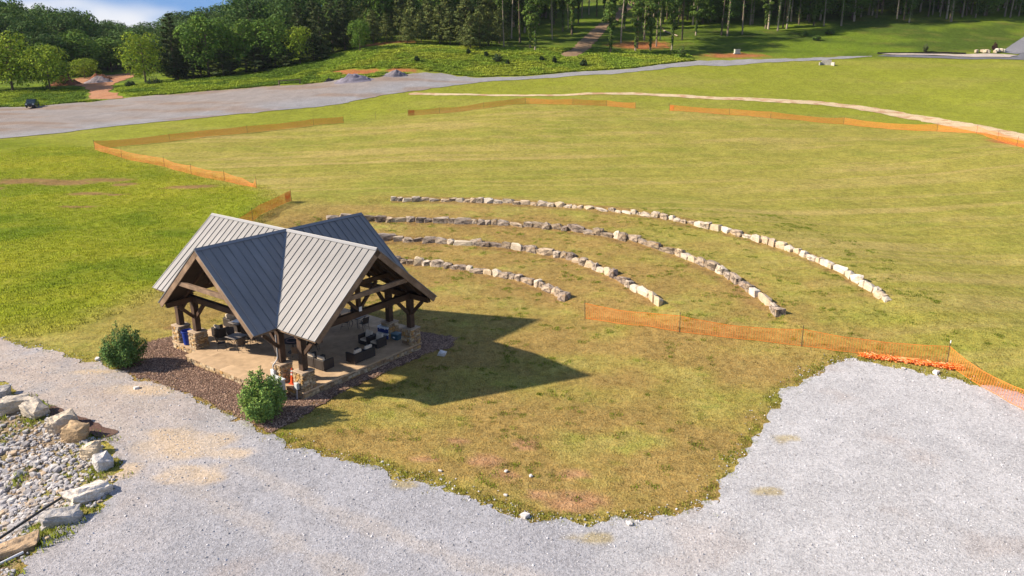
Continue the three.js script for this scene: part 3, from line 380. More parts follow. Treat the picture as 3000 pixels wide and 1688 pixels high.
// ------------------------------------------------------------ the pavilion: a cross-gabled timber shelter on a stone-faced platform
const YAW = 0.63868, PAV = { hr: 7.616, he: 3.725, Lu: 7.732, Lv: 5.987, U: 6.35, V: 4.56, e: 0.81, a: 3.55, hb: 0.47, w: 4.6 };
const toW = (u, v) => [u * Math.cos(YAW) - v * Math.sin(YAW), u * Math.sin(YAW) + v * Math.cos(YAW)];
const stoneMats = [[0.50, 0.36, 0.19], [0.44, 0.32, 0.18], [0.56, 0.43, 0.26], [0.36, 0.27, 0.17], [0.54, 0.33, 0.12], [0.46, 0.38, 0.27], [0.60, 0.50, 0.34], [0.34, 0.23, 0.13]].map(c => std(c.map(v => v * 1.15), 0.92, { map: T_stoneMottle, bumpMap: T_stoneB, bumpScale: 0.02 }));
function rubble(parent, W, Hh, place, rnd, minW = 0.16, maxW = 0.40) { // a face of rubble masonry: place(geometry) turns a stone laid in the xy plane onto its wall
  let y = 0.012; let n = 0;
  while (y < Hh - 0.05) {
    let h = 0.085 + 0.12 * rnd(); if (Hh - y - h < 0.08) h = Hh - y - 0.012; let x = -W / 2 + 0.01;
    while (x < W / 2 - 0.04) {
      let w = minW + (maxW - minW) * rnd() * rnd() + 0.06 * rnd(); if (W / 2 - x - w < minW * 0.7) w = W / 2 - x - 0.01;
      const j = () => (rnd() - 0.5) * 0.05, d = 0.02 + 0.05 * rnd(), m = 0.005;
      const B = [[x + m, y + m], [x + w - m, y + m], [x + w - m, y + h - m], [x + m, y + h - m]];
      const Fq = B.map(([a, b], k) => [a + (k === 0 || k === 3 ? 0.022 : -0.022) + j(), b + (k < 2 ? 0.02 : -0.02) + j() * 0.7, d + j() * 0.5]);
      const bb = bag(), q = (i, k) => quad(bb, [...B[i], -0.02], [...B[k], -0.02], Fq[k], Fq[i]);
      quad(bb, Fq[0], Fq[1], Fq[2], Fq[3]); for (let i = 0; i < 4; i++) q(i, (i + 1) % 4);
      for (let i = 0; i < bb.p.length; i += 3) bb.uv.push(bb.p[i] + rnd() * 0 + n * 0.37, bb.p[i + 1] + n * 0.21);
      const g = bagGeo(bb); place(g); part(parent, 'stone', g, stoneMats[Math.floor(rnd() * stoneMats.length)]); x += w; n++;
    }
    y += h;
  }
}
{
  const P = PAV, pav = thing('pavilion', 'open timber pavilion with cross-gabled standing-seam metal roof on stone piers', 'pavilion', 0, 0, 0, -YAW), rnd = rng(11);
  // platform: stone-faced core, concrete slab in bays with open joints
  const core = part(pav, 'platform_core', mergeGeometries([bx(2 * P.U - 0.08, P.hb + 0.4, 2 * P.V - 0.08, 0, (P.hb - 0.09 - 0.4) / 2 - 0.05, 0), bx(2 * P.a - 0.08, P.hb + 0.4, 2 * (P.V + P.e) - 0.08, 0, (P.hb - 0.094 - 0.4) / 2 - 0.05, 0)]), M.mortar);
  const face = (cx, cz, len, turn) => rubble(core, len, P.hb - 0.075, g => { g.translate(0, -0.01, 0); g.rotateY(turn); g.translate(cx, 0, cz); }, rnd, 0.2, 0.55);
  const side = P.U - P.a; const V1 = P.V - 0.04, U1 = P.U - 0.04, E1 = P.V + P.e - 0.04;
  face(-(P.a + side / 2), V1, side, 0); face(P.a + side / 2, V1, side, 0); face(0, E1, 2 * P.a - 0.08, 0); face(-P.a + 0.04, P.V + P.e / 2, P.e, -Math.PI / 2); face(P.a - 0.04, P.V + P.e / 2, P.e, Math.PI / 2); face(U1, 0, 2 * P.V - 0.08, Math.PI / 2); face(-U1, 0, 2 * P.V - 0.08, -Math.PI / 2);
  const slabAt = (u0, u1, v0, v1) => { const g = bx(u1 - u0 - 0.012, 0.085, v1 - v0 - 0.012, 0, 0, 0), p = g.attributes.position, n = g.attributes.normal, uv = g.attributes.uv; for (let i = 0; i < p.count; i++) uv.setXY(i, p.getX(i) + u0 * 1.3, (Math.abs(n.getY(i)) > 0.5 ? p.getZ(i) : p.getY(i)) + v0 * 1.7); part(pav, 'slab_bay', g, M.slab, (u0 + u1) / 2, P.hb - 0.0425, (v0 + v1) / 2); };
  const us = [-P.U - 0.03, -2.15, 2.15, P.U + 0.03], vs = [-P.V - 0.03, 0, P.V + 0.03];
  for (let i = 0; i < 3; i++) for (let j = 0; j < 2; j++) slabAt(us[i], us[i + 1], vs[j], vs[j + 1]);
  slabAt(-P.a, 0, P.V + 0.03, P.V + P.e + 0.03); slabAt(0, P.a, P.V + 0.03, P.V + P.e + 0.03); slabAt(-P.a, 0, -P.V - 1.6, -P.V - 0.03); slabAt(0, P.a, -P.V - 1.6, -P.V - 0.03);
  part(pav, 'step_core', bx(2 * P.a - 0.1, 0.7, 1.5, 0, P.hb - 0.44, -P.V - 0.8), M.mortar);
  // piers and posts
  const spots = []; for (const su of [-1, 1]) for (const sv of [-1, 1]) { spots.push([su * 5.95, sv * 4.1, 0]); spots.push([su * 4.1, sv * 4.1, 1]); }
  const ph = 0.98, pw = 0.74;
  for (const [u, v, inner] of spots) {
    const pier = part(pav, 'stone_pier', bx(pw, ph, pw, 0, ph / 2, 0), M.mortar, u, P.hb, v);
    for (let k = 0; k < 4; k++) rubble(pier, pw + 0.04, ph - 0.0, g => { const p = g.attributes.position; for (let i = 0; i < p.count; i++) { const t = 0.05 * (1 - p.getY(i) / ph); p.setZ(i, p.getZ(i) + t); p.setX(i, p.getX(i) * (1 + t * 1.2)); } g.translate(0, 0, pw / 2); g.rotateY(k * Math.PI / 2); }, rnd, 0.14, 0.36);
    const capG = rbx(pw + 0.11, 0.075, pw + 0.11, 0.02, 0, 0, 0, 1); part(pier, 'cap_stone', capG, M.cap, 0, ph + 0.038, 0);
    const y0 = P.hb + ph + 0.075, s = 0.17 + (inner ? 0 : 0.002);
    part(pav, 'post', beam(V3(u, y0, v), V3(u, 3.40, v), 2 * s, 2 * s), M.timber);
    // knee braces: outward under the eave plate, inward under the plate, inward under the tie
    const br = (du, dv) => part(pav, 'knee_brace', beam(V3(u + du * 0.14, 2.45, v + dv * 0.14), V3(u + du * 1.02, 3.36, v + dv * 1.02), 0.165, 0.19), M.timber);
    const su = Math.sign(u), sv = Math.sign(v);
    if (inner) { br(0, sv); br(-su, 0); } else { br(su, 0); br(0, -sv); }
  }
  for (const s of [-1, 1]) {
    part(pav, 'tie_beam', beam(V3(s * 5.95, 3.57, -4.42), V3(s * 5.95, 3.57, 4.42), 0.28, 0.36), M.timber);
    part(pav, 'tie_beam', beam(V3(-4.42, 3.575, s * 4.1), V3(4.42, 3.575, s * 4.1), 0.27, 0.345), M.timber);
    for (const q of [-1, 1]) {
      part(pav, 'eave_plate', beam(V3(s * 4.0, 3.59, q * 4.1), V3(s * 7.55, 3.59, q * 4.1), 0.262, 0.33), M.timber);
      part(pav, 'eave_plate', beam(V3(q * 4.1, 3.595, s * 4.0), V3(q * 4.1, 3.595, s * 5.8), 0.258, 0.32), M.timber);
    }
    for (const d of [7.58, 5.95]) part(pav, 'collar_beam', beam(V3(s * d, 5.30, -2.42), V3(s * d, 5.30, 2.42), 0.17, 0.25), d > 7 ? M.timberWorn : M.timber);
    for (const d of [5.84, 4.1]) part(pav, 'collar_beam', beam(V3(-2.42, 5.30, s * d), V3(2.42, 5.30, s * d), 0.17, 0.25), d > 5 ? M.timberWorn : M.timber);
    part(pav, 'king_post', beam(V3(s * 5.95, 3.76, 0), V3(s * 5.95, 7.2, 0), 0.22, 0.22), M.timber);
    for (const q of [-1, 1]) part(pav, 'strut', beam(V3(s * 5.95, 3.85, q * 0.12), V3(s * 5.95, 5.15, q * 1.45), 0.15, 0.17), M.timber);
    part(pav, 'ridge_beam', beam(V3(s * 0.1, 7.16, 0), V3(s * 7.62, 7.16, 0), 0.16, 0.3), M.timber);
    part(pav, 'ridge_beam', beam(V3(0, 7.15, s * 0.1), V3(0, 7.15, s * 5.88), 0.155, 0.29), M.timber);
  }
  part(pav, 'control_box', rbx(0.05, 0.26, 0.2, 0.015), std([0.75, 0.77, 0.8], 0.5), 6.115, 3.86, 0.02);
  // roof: eight slopes, each a timber deck with standing-seam panels laid from ridge to eave
  const drop = P.hr - P.he, Ls = Math.hypot(P.w, drop), k = Ls / P.w;
  for (const [dx, dz, L] of [[1, 0, P.Lu], [-1, 0, P.Lu], [0, 1, P.Lv], [0, -1, P.Lv]]) for (const sd of [-1, 1]) {
    const d = V3(dx, 0, dz), lat = V3(-dz * sd, 0, dx * sd), t = lat.clone().multiplyScalar(P.w).add(V3(0, -drop, 0)).normalize(), nrm = d.clone().cross(t), upf = nrm.y > 0 ? 1 : -1;
    const basis = new THREE.Matrix4().makeBasis(d, t, nrm).setPosition(0, P.hr, 0);
    const at = (s, q, h) => V3(0, P.hr, 0).addScaledVector(d, s).addScaledVector(t, q * k).addScaledVector(nrm, upf * h);
    const ext = (pts, depth, top) => { const sh = new THREE.Shape(pts.map(([s, q]) => new THREE.Vector2(s, q * k))), g = new THREE.ExtrudeGeometry(sh, { depth, bevelEnabled: false }); g.translate(0, 0, upf > 0 ? top - depth : -top); g.applyMatrix4(basis); return g; };
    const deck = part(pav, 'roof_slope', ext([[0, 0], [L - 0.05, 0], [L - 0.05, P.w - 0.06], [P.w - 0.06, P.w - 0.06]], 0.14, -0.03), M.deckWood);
    const step = 0.515, n = Math.ceil(L / step);
    for (let i = 0; i < n; i++) {
      const s0 = i * step, s1 = Math.min(L, s0 + step), g1 = 0.003; if (s1 - s0 < 0.02) continue;
      const pts = [[s0 + g1, 0.02]]; pts.push([s1 - g1, 0.02]);
      if (s1 <= P.w) { pts.push([s1 - g1, s1 - 0.05]); pts.push([s0 + g1, Math.max(0.03, s0 - 0.05)]); } else { pts.push([s1 - g1, P.w + 0.02]); if (s0 < P.w) pts.push([P.w + 0.02, P.w + 0.02]); pts.push([s0 + g1, Math.min(P.w + 0.02, s0 - 0.05)]); }
      const gs = [ext(pts, 0.02, 0)];
      if (i > 0) { const q1 = Math.min(P.w + 0.015, s0 - 0.07); if (q1 > 0.1) gs.push(ext([[s0 - 0.010, 0.05], [s0 + 0.010, 0.05], [s0 + 0.010, q1], [s0 - 0.010, q1]], 0.05, 0.04)); }
      const g = mergeGeometries(gs), p = g.attributes.position, uv = g.attributes.uv; for (let v = 0; v < p.count; v++) uv.setXY(v, p.getX(v) * 0.5 + p.getZ(v) * 0.8 + i * 1.7 + dx, p.getY(v) * 0.5 + sd);
      part(deck, 'roof_panel', g, M.roof);
    }
    part(pav, 'rake_board', beam(at(L - 0.035, 0.0, -0.2), at(L - 0.035, P.w - 0.02, -0.2), 0.065, 0.34), M.timberWorn);
    part(pav, 'eave_board', beam(at(P.w - 0.02, P.w - 0.03, -0.13).add(V3(0, 0.02, 0)), at(L - 0.075, P.w - 0.03, -0.13).add(V3(0, 0.02, 0)), 0.055, 0.22), M.timberWorn);
    part(pav, 'rake_flashing', beam(at(L - 0.0, 0.02, 0.0), at(L - 0.0, P.w + 0.02, 0.0), 0.05, 0.05), M.roofTrim);
    // rafters under the deck
    for (let s = 1.2; s < L - 0.5; s += 1.15) { const q1 = Math.min(P.w - 0.1, s - 0.12); part(pav, 'rafter', beam(at(s, 0.1, -0.25), at(s, q1, -0.25), 0.09, 0.16), M.timber); }
    if (sd > 0) part(pav, 'ridge_cap', mergeGeometries([-1, 1].map(f => { const c = new THREE.BoxGeometry(L, 0.02, 0.2); c.rotateX(0); c.translate(L / 2, 0, f * 0.085); const m = new THREE.Matrix4().makeRotationX(f * 0.70); c.applyMatrix4(m); const l2 = V3(-dz, 0, dx); c.applyMatrix4(new THREE.Matrix4().makeBasis(d, V3(0, 1, 0), l2)); c.translate(0, P.hr + 0.05, 0); return c; })), M.roofTrim);
  }
  for (const su of [-1, 1]) for (const sv of [-1, 1]) { const a = V3(su * 0.1, P.hr - 0.05, sv * 0.1), b = V3(su * P.w, P.he + 0.022, sv * P.w); part(pav, 'valley_flashing', beam(a, b, 0.16, 0.02), M.roofTrim); }
}
// ------------------------------------------------------------ fittings and furniture of the pavilion (each a thing of its own)
M.wicker = std([0.040, 0.032, 0.029], 0.6, { map: T_weave, bumpMap: T_weave, bumpScale: 0.006 });
M.cushion = std([0.95, 0.84, 0.68], 0.95, { map: T_concrete }); M.cushionGrey = std([0.60, 0.60, 0.55], 0.95, { map: T_concrete });
M.darkMetal = std([0.03, 0.027, 0.026], 0.5); M.sling = std([0.075, 0.060, 0.052], 0.75, { map: T_weave }); M.tableTop = std([0.26, 0.235, 0.215], 0.45, { map: T_concrete });
M.boxGrey = std([0.42, 0.46, 0.46], 0.5); M.pipeGrey = std([0.45, 0.46, 0.47], 0.5);
const FLOOR = PAV.hb + 0.001;
function armchair(label, cushion, w = 0.8) {
  const t = thing('wicker_armchair', label, 'armchair');
  part(t, 'base', rbx(w - 0.02, 0.22, 0.74, 0.015, 0, 0.17, 0.01), M.wicker);
  for (const s of [-1, 1]) part(t, 'arm', rbx(0.12, 0.58, 0.78, 0.02, s * (w / 2 - 0.06), 0.352, 0), M.wicker);
  part(t, 'backrest', rbx(w - 0.244, 0.58, 0.12, 0.02, 0, 0.353, -0.328), M.wicker);
  part(t, 'seat_cushion', rbx(w - 0.26, 0.13, 0.62, 0.05, 0, 0.348, 0.05, 3), cushion);
  const c = rbx(w - 0.27, 0.46, 0.15, 0.06, 0, 0, 0, 3); c.rotateX(-0.22); part(t, 'back_cushion', c, cushion, 0, 0.60, -0.19);
  for (const a of [-1, 1]) for (const b of [-1, 1]) part(t, 'foot', cyl(0.02, 0.018, 0.065, 8, a * (w / 2 - 0.05), 0.0325, b * 0.33), M.cushion);
  return t;
}
const placeUV = (o, u, v, turn, y = FLOOR) => { const [x, z] = toW(u, v); o.position.set(x, y, z); o.rotation.y = -YAW + turn; return o; };
{
  const a0 = armchair('wicker armchair beside the front stone pier, second from the traffic cone', M.cushion); placeUV(a0, 3.92, 1.78, Math.PI);
  const put = (u, v, turn, label) => { const c = copyOf(a0, 0, 0, 0, 0, label); placeUV(c, u, v, turn); return c; };
  put(4.74, 1.76, Math.PI + 0.03, 'wicker armchair with leaning beige cushion, nearest the front corner pier');
  put(5.42, 0.02, -Math.PI / 2, 'wicker armchair backing onto the platform edge, left of the back-to-lawn pair');
  put(5.42, -0.81, -Math.PI / 2 - 0.03, 'wicker armchair backing onto the platform edge, right of the back-to-lawn pair');
  put(3.88, -2.35, 0.05, 'wicker armchair with pale cushions facing the camera, farther from the coolers\' right pier');
  put(4.72, -2.42, 0.02, 'wicker armchair with pale cushions facing the camera, just in front of the coolers');
  put(-4.55, 2.32, Math.PI, 'black wicker armchair with a pillow, behind the pier with the blue bin');
  put(-3.45, 0.95, -Math.PI / 2, 'wicker armchair with its back to the square dining table, by the fire table');
  const s = thing('wicker_sofa', 'long wicker sofa with beige cushions at the far left of the pavilion', 'sofa');
  part(s, 'base', rbx(1.98, 0.22, 0.78, 0.015, 0, 0.17, 0.01), M.wicker); for (const q of [-1, 1]) part(s, 'arm', rbx(0.13, 0.56, 0.84, 0.02, q * 0.96, 0.34, 0), M.wicker);
  part(s, 'backrest', rbx(1.78, 0.62, 0.13, 0.02, 0, 0.37, -0.35), M.wicker);
  for (const q of [-1, 0, 1]) { part(s, 'seat_cushion', rbx(0.585, 0.14, 0.66, 0.05, q * 0.592, 0.352, 0.05, 3), M.cushion); const c = rbx(0.58, 0.48, 0.16, 0.06, 0, 0, 0, 3); c.rotateX(-0.2); part(s, 'back_cushion', c, M.cushion, q * 0.592, 0.62, -0.22); }
  for (const a of [-1, 1]) for (const b of [-1, 1]) part(s, 'foot', cyl(0.02, 0.018, 0.065, 8, a * 0.94, 0.0325, b * 0.35), M.darkMetal);
  placeUV(s, -5.62, 0.15, Math.PI / 2);
  const f = thing('fire_table', 'dark square fire-pit table with a blue cover between wicker seats', 'table');
  part(f, 'cabinet', rbx(0.72, 0.52, 0.72, 0.015, 0, 0.28, 0), M.wicker); part(f, 'table_top', rbx(0.94, 0.05, 0.94, 0.012, 0, 0.566, 0), M.tableTop);
  const cv = new THREE.PlaneGeometry(0.7, 0.6, 18, 16); cv.rotateX(-Math.PI / 2); { const p = cv.attributes.position; for (let i = 0; i < p.count; i++) p.setY(i, 0.606 + 0.05 * fbm(p.getX(i) * 6 + 3, p.getZ(i) * 6, 3)); cv.computeVertexNormals(); }
  placeUV(f, -4.62, 0.95, 0); const [fx, fz] = toW(-4.62, 0.95);
  const tc = single('folded_cover', cv, std([0.045, 0.075, 0.15], 0.8, { side: THREE.DoubleSide }), 'crumpled dark blue cloth cover lying on the fire table', 'cover'); tc.position.set(fx, FLOOR, fz); tc.rotation.y = -YAW + 0.4;
  // dining chairs and tables
  const diningChair = (label) => {
    const t = thing('dining_chair', label, 'chair');
    const seat = rbx(0.46, 0.03, 0.44, 0.012, 0, 0.43, 0); part(t, 'seat', seat, M.sling);
    const b = new THREE.PlaneGeometry(0.44, 0.46, 6, 6); const p = b.attributes.position; for (let i = 0; i < p.count; i++) { const x = p.getX(i), y = p.getY(i); p.setZ(i, -0.05 * (1 - (x / 0.22) ** 2) - 0.14 * (y + 0.23) / 0.46); } b.computeVertexNormals();
    const b2 = b.clone(); b2.translate(0, 0, -0.018); part(t, 'backrest', mergeGeometries([b, b2]), M.sling, 0, 0.69, -0.19);
    for (const s of [-1, 1]) {
      part(t, 'leg', tube([V3(s * 0.23, 0, 0.24), V3(s * 0.232, 0.35, 0.21), V3(s * 0.238, 0.6, 0.2)], 0.014, 8, 6), M.darkMetal);
      part(t, 'leg', tube([V3(s * 0.235, 0, -0.27), V3(s * 0.232, 0.40, -0.20), V3(s * 0.228, 0.92, -0.34)], 0.014, 10, 6), M.darkMetal);
      part(t, 'armrest', tube([V3(s * 0.238, 0.6, 0.22), V3(s * 0.25, 0.64, 0.05), V3(s * 0.235, 0.63, -0.26)], 0.016, 8, 6), M.darkMetal);
      part(t, 'rail', tube([V3(s * 0.232, 0.2, 0.225), V3(s * 0.2, 0.17, 0), V3(s * 0.233, 0.2, -0.235)], 0.009, 8, 5), M.darkMetal);
    }
    return t;
  };
  const c0 = diningChair('brown woven dining chair at the square table, nearest the platform step'); placeUV(c0, -2.55, 3.55, 2.55);
  const pc = (u, v, turn, label) => placeUV(copyOf(c0, 0, 0, 0, 0, label), u, v, turn);
  pc(-1.45, 3.02, -1.75, 'brown woven dining chair on the right side of the square front table'); pc(-3.0, 2.55, 1.2, 'dark dining chair left of the square front table, beside the wicker armchair'); pc(-1.75, 1.95, -0.25, 'dining chair behind the square front table, partly under the gable corner');
  pc(0.62, -3.45, 2.2, 'dark dining chair on the left of the far square table'); pc(1.78, -4.0, -1.7, 'dark dining chair on the right of the far square table, nearest the coolers'); pc(-0.1, -4.75, 0.5, 'dark dining chair behind the far square table with its back to the field');
  pc(1.55, 2.35, 3.0, 'dark dining chair before the round table, left of the front corner post'); pc(2.35, 1.85, -2.2, 'brown woven dining chair at the round table, right of the front inner post'); pc(2.15, 0.35, -0.9, 'dining chair behind the round table, half hidden by the front corner post');
  const squareTable = (label) => { const t = thing('square_table', label, 'table'); part(t, 'table_top', rbx(0.95, 0.035, 0.95, 0.012, 0, 0.725, 0), M.tableTop); part(t, 'apron', mergeGeometries([bx(0.84, 0.05, 0.03, 0, 0.682, 0.4), bx(0.84, 0.05, 0.03, 0, 0.682, -0.4), bx(0.03, 0.05, 0.77, 0.4, 0.682, 0), bx(0.03, 0.05, 0.77, -0.4, 0.682, 0)]), M.darkMetal); for (const a of [-1, 1]) for (const b of [-1, 1]) part(t, 'leg', tube([V3(a * 0.4, 0.66, b * 0.4), V3(a * 0.2, 0.35, b * 0.2), V3(a * 0.27, 0, b * 0.27)], 0.018, 10, 6), M.darkMetal); return t; };
  const t0 = squareTable('grey square dining table near the platform step with four chairs'); placeUV(t0, -2.12, 2.78, 0.12);
  placeUV(copyOf(t0, 0, 0, 0, 0, 'grey square dining table at the far side below the king post'), 1.02, -4.12, 0.1);
  const rt = thing('round_table', 'round dark table behind the two front posts', 'table'); part(rt, 'table_top', cyl(0.62, 0.62, 0.04, 40, 0, 0.72, 0), std([0.02, 0.025, 0.035], 0.35)); part(rt, 'column', cyl(0.05, 0.06, 0.66, 14, 0, 0.37, 0), M.darkMetal); part(rt, 'foot_plate', cyl(0.3, 0.32, 0.04, 28, 0, 0.02, 0), M.darkMetal); placeUV(rt, 1.28, 1.25, 0);
  const hose = single('coiled_hose', new THREE.TorusGeometry(0.36, 0.014, 8, 40), std([0.55, 0.38, 0.34], 0.6), 'loop of pinkish hose lying on the round dark table', 'hose'); { const [hx, hz] = toW(1.28, 1.25); hose.position.set(hx, FLOOR + 0.755, hz); hose.rotation.x = Math.PI / 2; }
  // coolers
  const blue = std([0.012, 0.035, 0.20], 0.45), white = std([0.72, 0.76, 0.80], 0.45);
  const cooler = (label) => {
    const t = thing('ice_chest', label, 'cooler'); part(t, 'body', rbx(0.80, 0.29, 0.40, 0.03, 0, 0.155, 0), blue); part(t, 'lid', rbx(0.83, 0.10, 0.43, 0.03, 0, 0.352, 0), white); part(t, 'lid_rim', rbx(0.82, 0.025, 0.42, 0.01, 0, 0.298, 0), white);
    const fr = mergeGeometries([bx(0.008, 0.03, 0.22, 0.402, 0.21, 0), bx(0.008, 0.03, 0.22, 0.402, 0.08, 0), bx(0.008, 0.10, 0.03, 0.402, 0.145, 0.095), bx(0.008, 0.10, 0.03, 0.402, 0.145, -0.095)]); part(t, 'handle', fr, white); const f2 = fr.clone(); f2.rotateY(Math.PI); part(t, 'handle', f2, white); part(t, 'latch', bx(0.06, 0.09, 0.02, 0.2, 0.27, 0.206), white); part(t, 'latch', bx(0.06, 0.09, 0.02, -0.2, 0.27, 0.206), white); return t;
  };
  const k0 = cooler('blue ice chest with white lid, lower of the stacked two'); placeUV(k0, 4.0, -3.72, 0.1); placeUV(copyOf(k0, 0, 0, 0, 0, 'blue ice chest with white lid stacked on another one'), 3.98, -3.73, 0.14, FLOOR + 0.403);
  const tote = thing('storage_tote', 'teal lidded cooler box on the floor between the ice chests and corner pier', 'cooler'), teal = std([0.03, 0.10, 0.15], 0.5); part(tote, 'body', rbx(0.56, 0.36, 0.40, 0.03, 0, 0.185, 0), teal); part(tote, 'lid', rbx(0.60, 0.07, 0.44, 0.025, 0, 0.402, 0), std([0.14, 0.24, 0.30], 0.5)); part(tote, 'label_plate', bx(0.16, 0.09, 0.004, 0.0, 0.17, 0.202), white); part(tote, 'handle', tube([V3(-0.22, 0.40, 0), V3(-0.22, 0.62, 0), V3(-0.1, 0.66, 0), V3(-0.1, 0.44, 0)], 0.01, 16, 6), M.darkMetal); placeUV(tote, 4.72, -3.98, 0.15);
  const bin = thing('waste_bin', 'blue plastic waste bin standing between the two left stone piers', 'bin'), bl = std([0.012, 0.045, 0.30], 0.4); const prof = [[0, 0.01], [0.2, 0.01], [0.215, 0.03], [0.25, 0.70], [0.285, 0.71], [0.285, 0.76], [0.262, 0.765], [0.255, 0.70], [0.21, 0.06], [0, 0.05]].map(a => new THREE.Vector2(...a)); part(bin, 'bucket', new THREE.LatheGeometry(prof, 28), bl); for (const q of [-1, 1]) part(bin, 'handle', tube([V3(q * 0.27, 0.62, -0.08), V3(q * 0.33, 0.62, 0), V3(q * 0.27, 0.62, 0.08)], 0.014, 10, 6), bl); placeUV(bin, -5.0, 4.3, 0.6); bin.scale.setScalar(1.18);
  const cone = thing('traffic_cone', 'orange traffic cone with white bands between the two front stone piers', 'cone'), org = std([0.72, 0.085, 0.012], 0.55), wb = std([0.8, 0.78, 0.75], 0.4); part(cone, 'base_plate', rbx(0.36, 0.035, 0.36, 0.012, 0, 0.018, 0), std([0.5, 0.06, 0.01], 0.6)); part(cone, 'cone_body', cyl(0.028, 0.135, 0.88, 24, 0, 0.475, 0), org); const band = (y0, y1) => { const r = y => 0.135 + (0.028 - 0.135) * (y - 0.035) / 0.88; part(cone, 'white_band', cyl(r(y1) + 0.004, r(y0) + 0.004, y1 - y0, 24, 0, (y0 + y1) / 2, 0), wb); }; band(0.52, 0.62); band(0.69, 0.80); placeUV(cone, 4.98, 4.15, 0.2);
  // electrical gear
  const cab = thing('electrical_cabinet', 'grey metal electrical cabinet standing behind the near bush', 'cabinet'); part(cab, 'housing', rbx(0.95, 1.08, 0.40, 0.015, 0, 0.54, 0), M.boxGrey); part(cab, 'lid', rbx(1.0, 0.05, 0.46, 0.012, 0, 1.106, 0), std([0.58, 0.62, 0.63], 0.5)); part(cab, 'door', bx(0.44, 0.9, 0.012, -0.23, 0.54, 0.206), M.boxGrey); part(cab, 'door', bx(0.44, 0.9, 0.012, 0.23, 0.54, 0.206), M.boxGrey); part(cab, 'handle', bx(0.03, 0.14, 0.03, 0.03, 0.56, 0.225), M.darkMetal); placeUV(cab, 4.95, 5.15, 0.0, 0.03);
  const mb = thing('meter_box', 'grey meter box with conduit on the front corner pier', 'meter box'); part(mb, 'housing', rbx(0.28, 0.36, 0.16, 0.02, 0, 0, 0), M.boxGrey); part(mb, 'cover', bx(0.22, 0.24, 0.012, 0, 0.02, 0.086), std([0.5, 0.54, 0.55], 0.5)); part(mb, 'conduit', tube([V3(0, -0.17, 0), V3(0, -0.45, 0.02), V3(0.0, -0.80, 0.06), V3(-0.03, -0.86, 0.12)], 0.028, 14, 8), M.pipeGrey); placeUV(mb, 6.0, 4.67, 0, 0.80);
  const jb = thing('breaker_box', 'pale breaker box on the inner front pier with conduit up its post', 'breaker box'); part(jb, 'housing', rbx(0.30, 0.5, 0.14, 0.02, 0, 0, 0), std([0.6, 0.63, 0.66], 0.5)); part(jb, 'conduit', tube([V3(0.05, 0.25, 0), V3(0.05, 0.5, 0), V3(0.08, 0.62, -0.12), V3(0.08, 0.9, -0.32), V3(0.08, 2.2, -0.33)], 0.032, 30, 8), M.pipeGrey); placeUV(jb, 3.95, 4.62, 0, 0.95);
}
// shrubs beside the pavilion: stems and many small leaves
const leafCols = (base, rnd, spread = 0.35) => { const k = 1 - spread + 2 * spread * rnd(), y = (rnd() - 0.5) * 0.3; return [base[0] * k * (1 + y), base[1] * k, base[2] * k * (1 - y)]; };
function leafQuad(b, x, y, z, s, rnd, nx, ny, nz, col, jitter = 0.9) { // one leaf or spray of leaves facing roughly (nx, ny, nz), slightly folded
  nx += (rnd() - 0.5) * 2 * jitter; ny += (rnd() - 0.5) * 2 * jitter; nz += (rnd() - 0.5) * 2 * jitter; let l = Math.hypot(nx, ny, nz) || 1; nx /= l; ny /= l; nz /= l;
  let ax = rnd() - 0.5, ay = rnd() - 0.5, az = rnd() - 0.5; const dt = ax * nx + ay * ny + az * nz; ax -= nx * dt; ay -= ny * dt; az -= nz * dt; l = Math.hypot(ax, ay, az) || 1; ax /= l; ay /= l; az /= l;
  const cx = ny * az - nz * ay, cy = nz * ax - nx * az, cz = nx * ay - ny * ax, h = s * 0.5, w = s * (0.3 + 0.15 * rnd());
  const A = [x - ax * h, y - ay * h, z - az * h], C = [x + ax * h, y + ay * h, z + az * h], k = s * 0.12;
  quad(b, A, [x + cx * w + nx * k, y + cy * w + ny * k, z + cz * w + nz * k], C, [x - cx * w + nx * k * 0.4, y - cy * w + ny * k * 0.4, z - cz * w + nz * k * 0.4], col);
}
M.leaf = new THREE.MeshPhysicalMaterial({ color: rgb(1, 1, 1), roughness: 0.95, specularIntensity: 0.15, vertexColors: true, side: THREE.DoubleSide, transmission: 0.2, thickness: 0 });
M.bark = std([0.17, 0.125, 0.085], 0.95, { map: T_stoneMottle, bumpMap: T_stoneB, bumpScale: 0.03 });
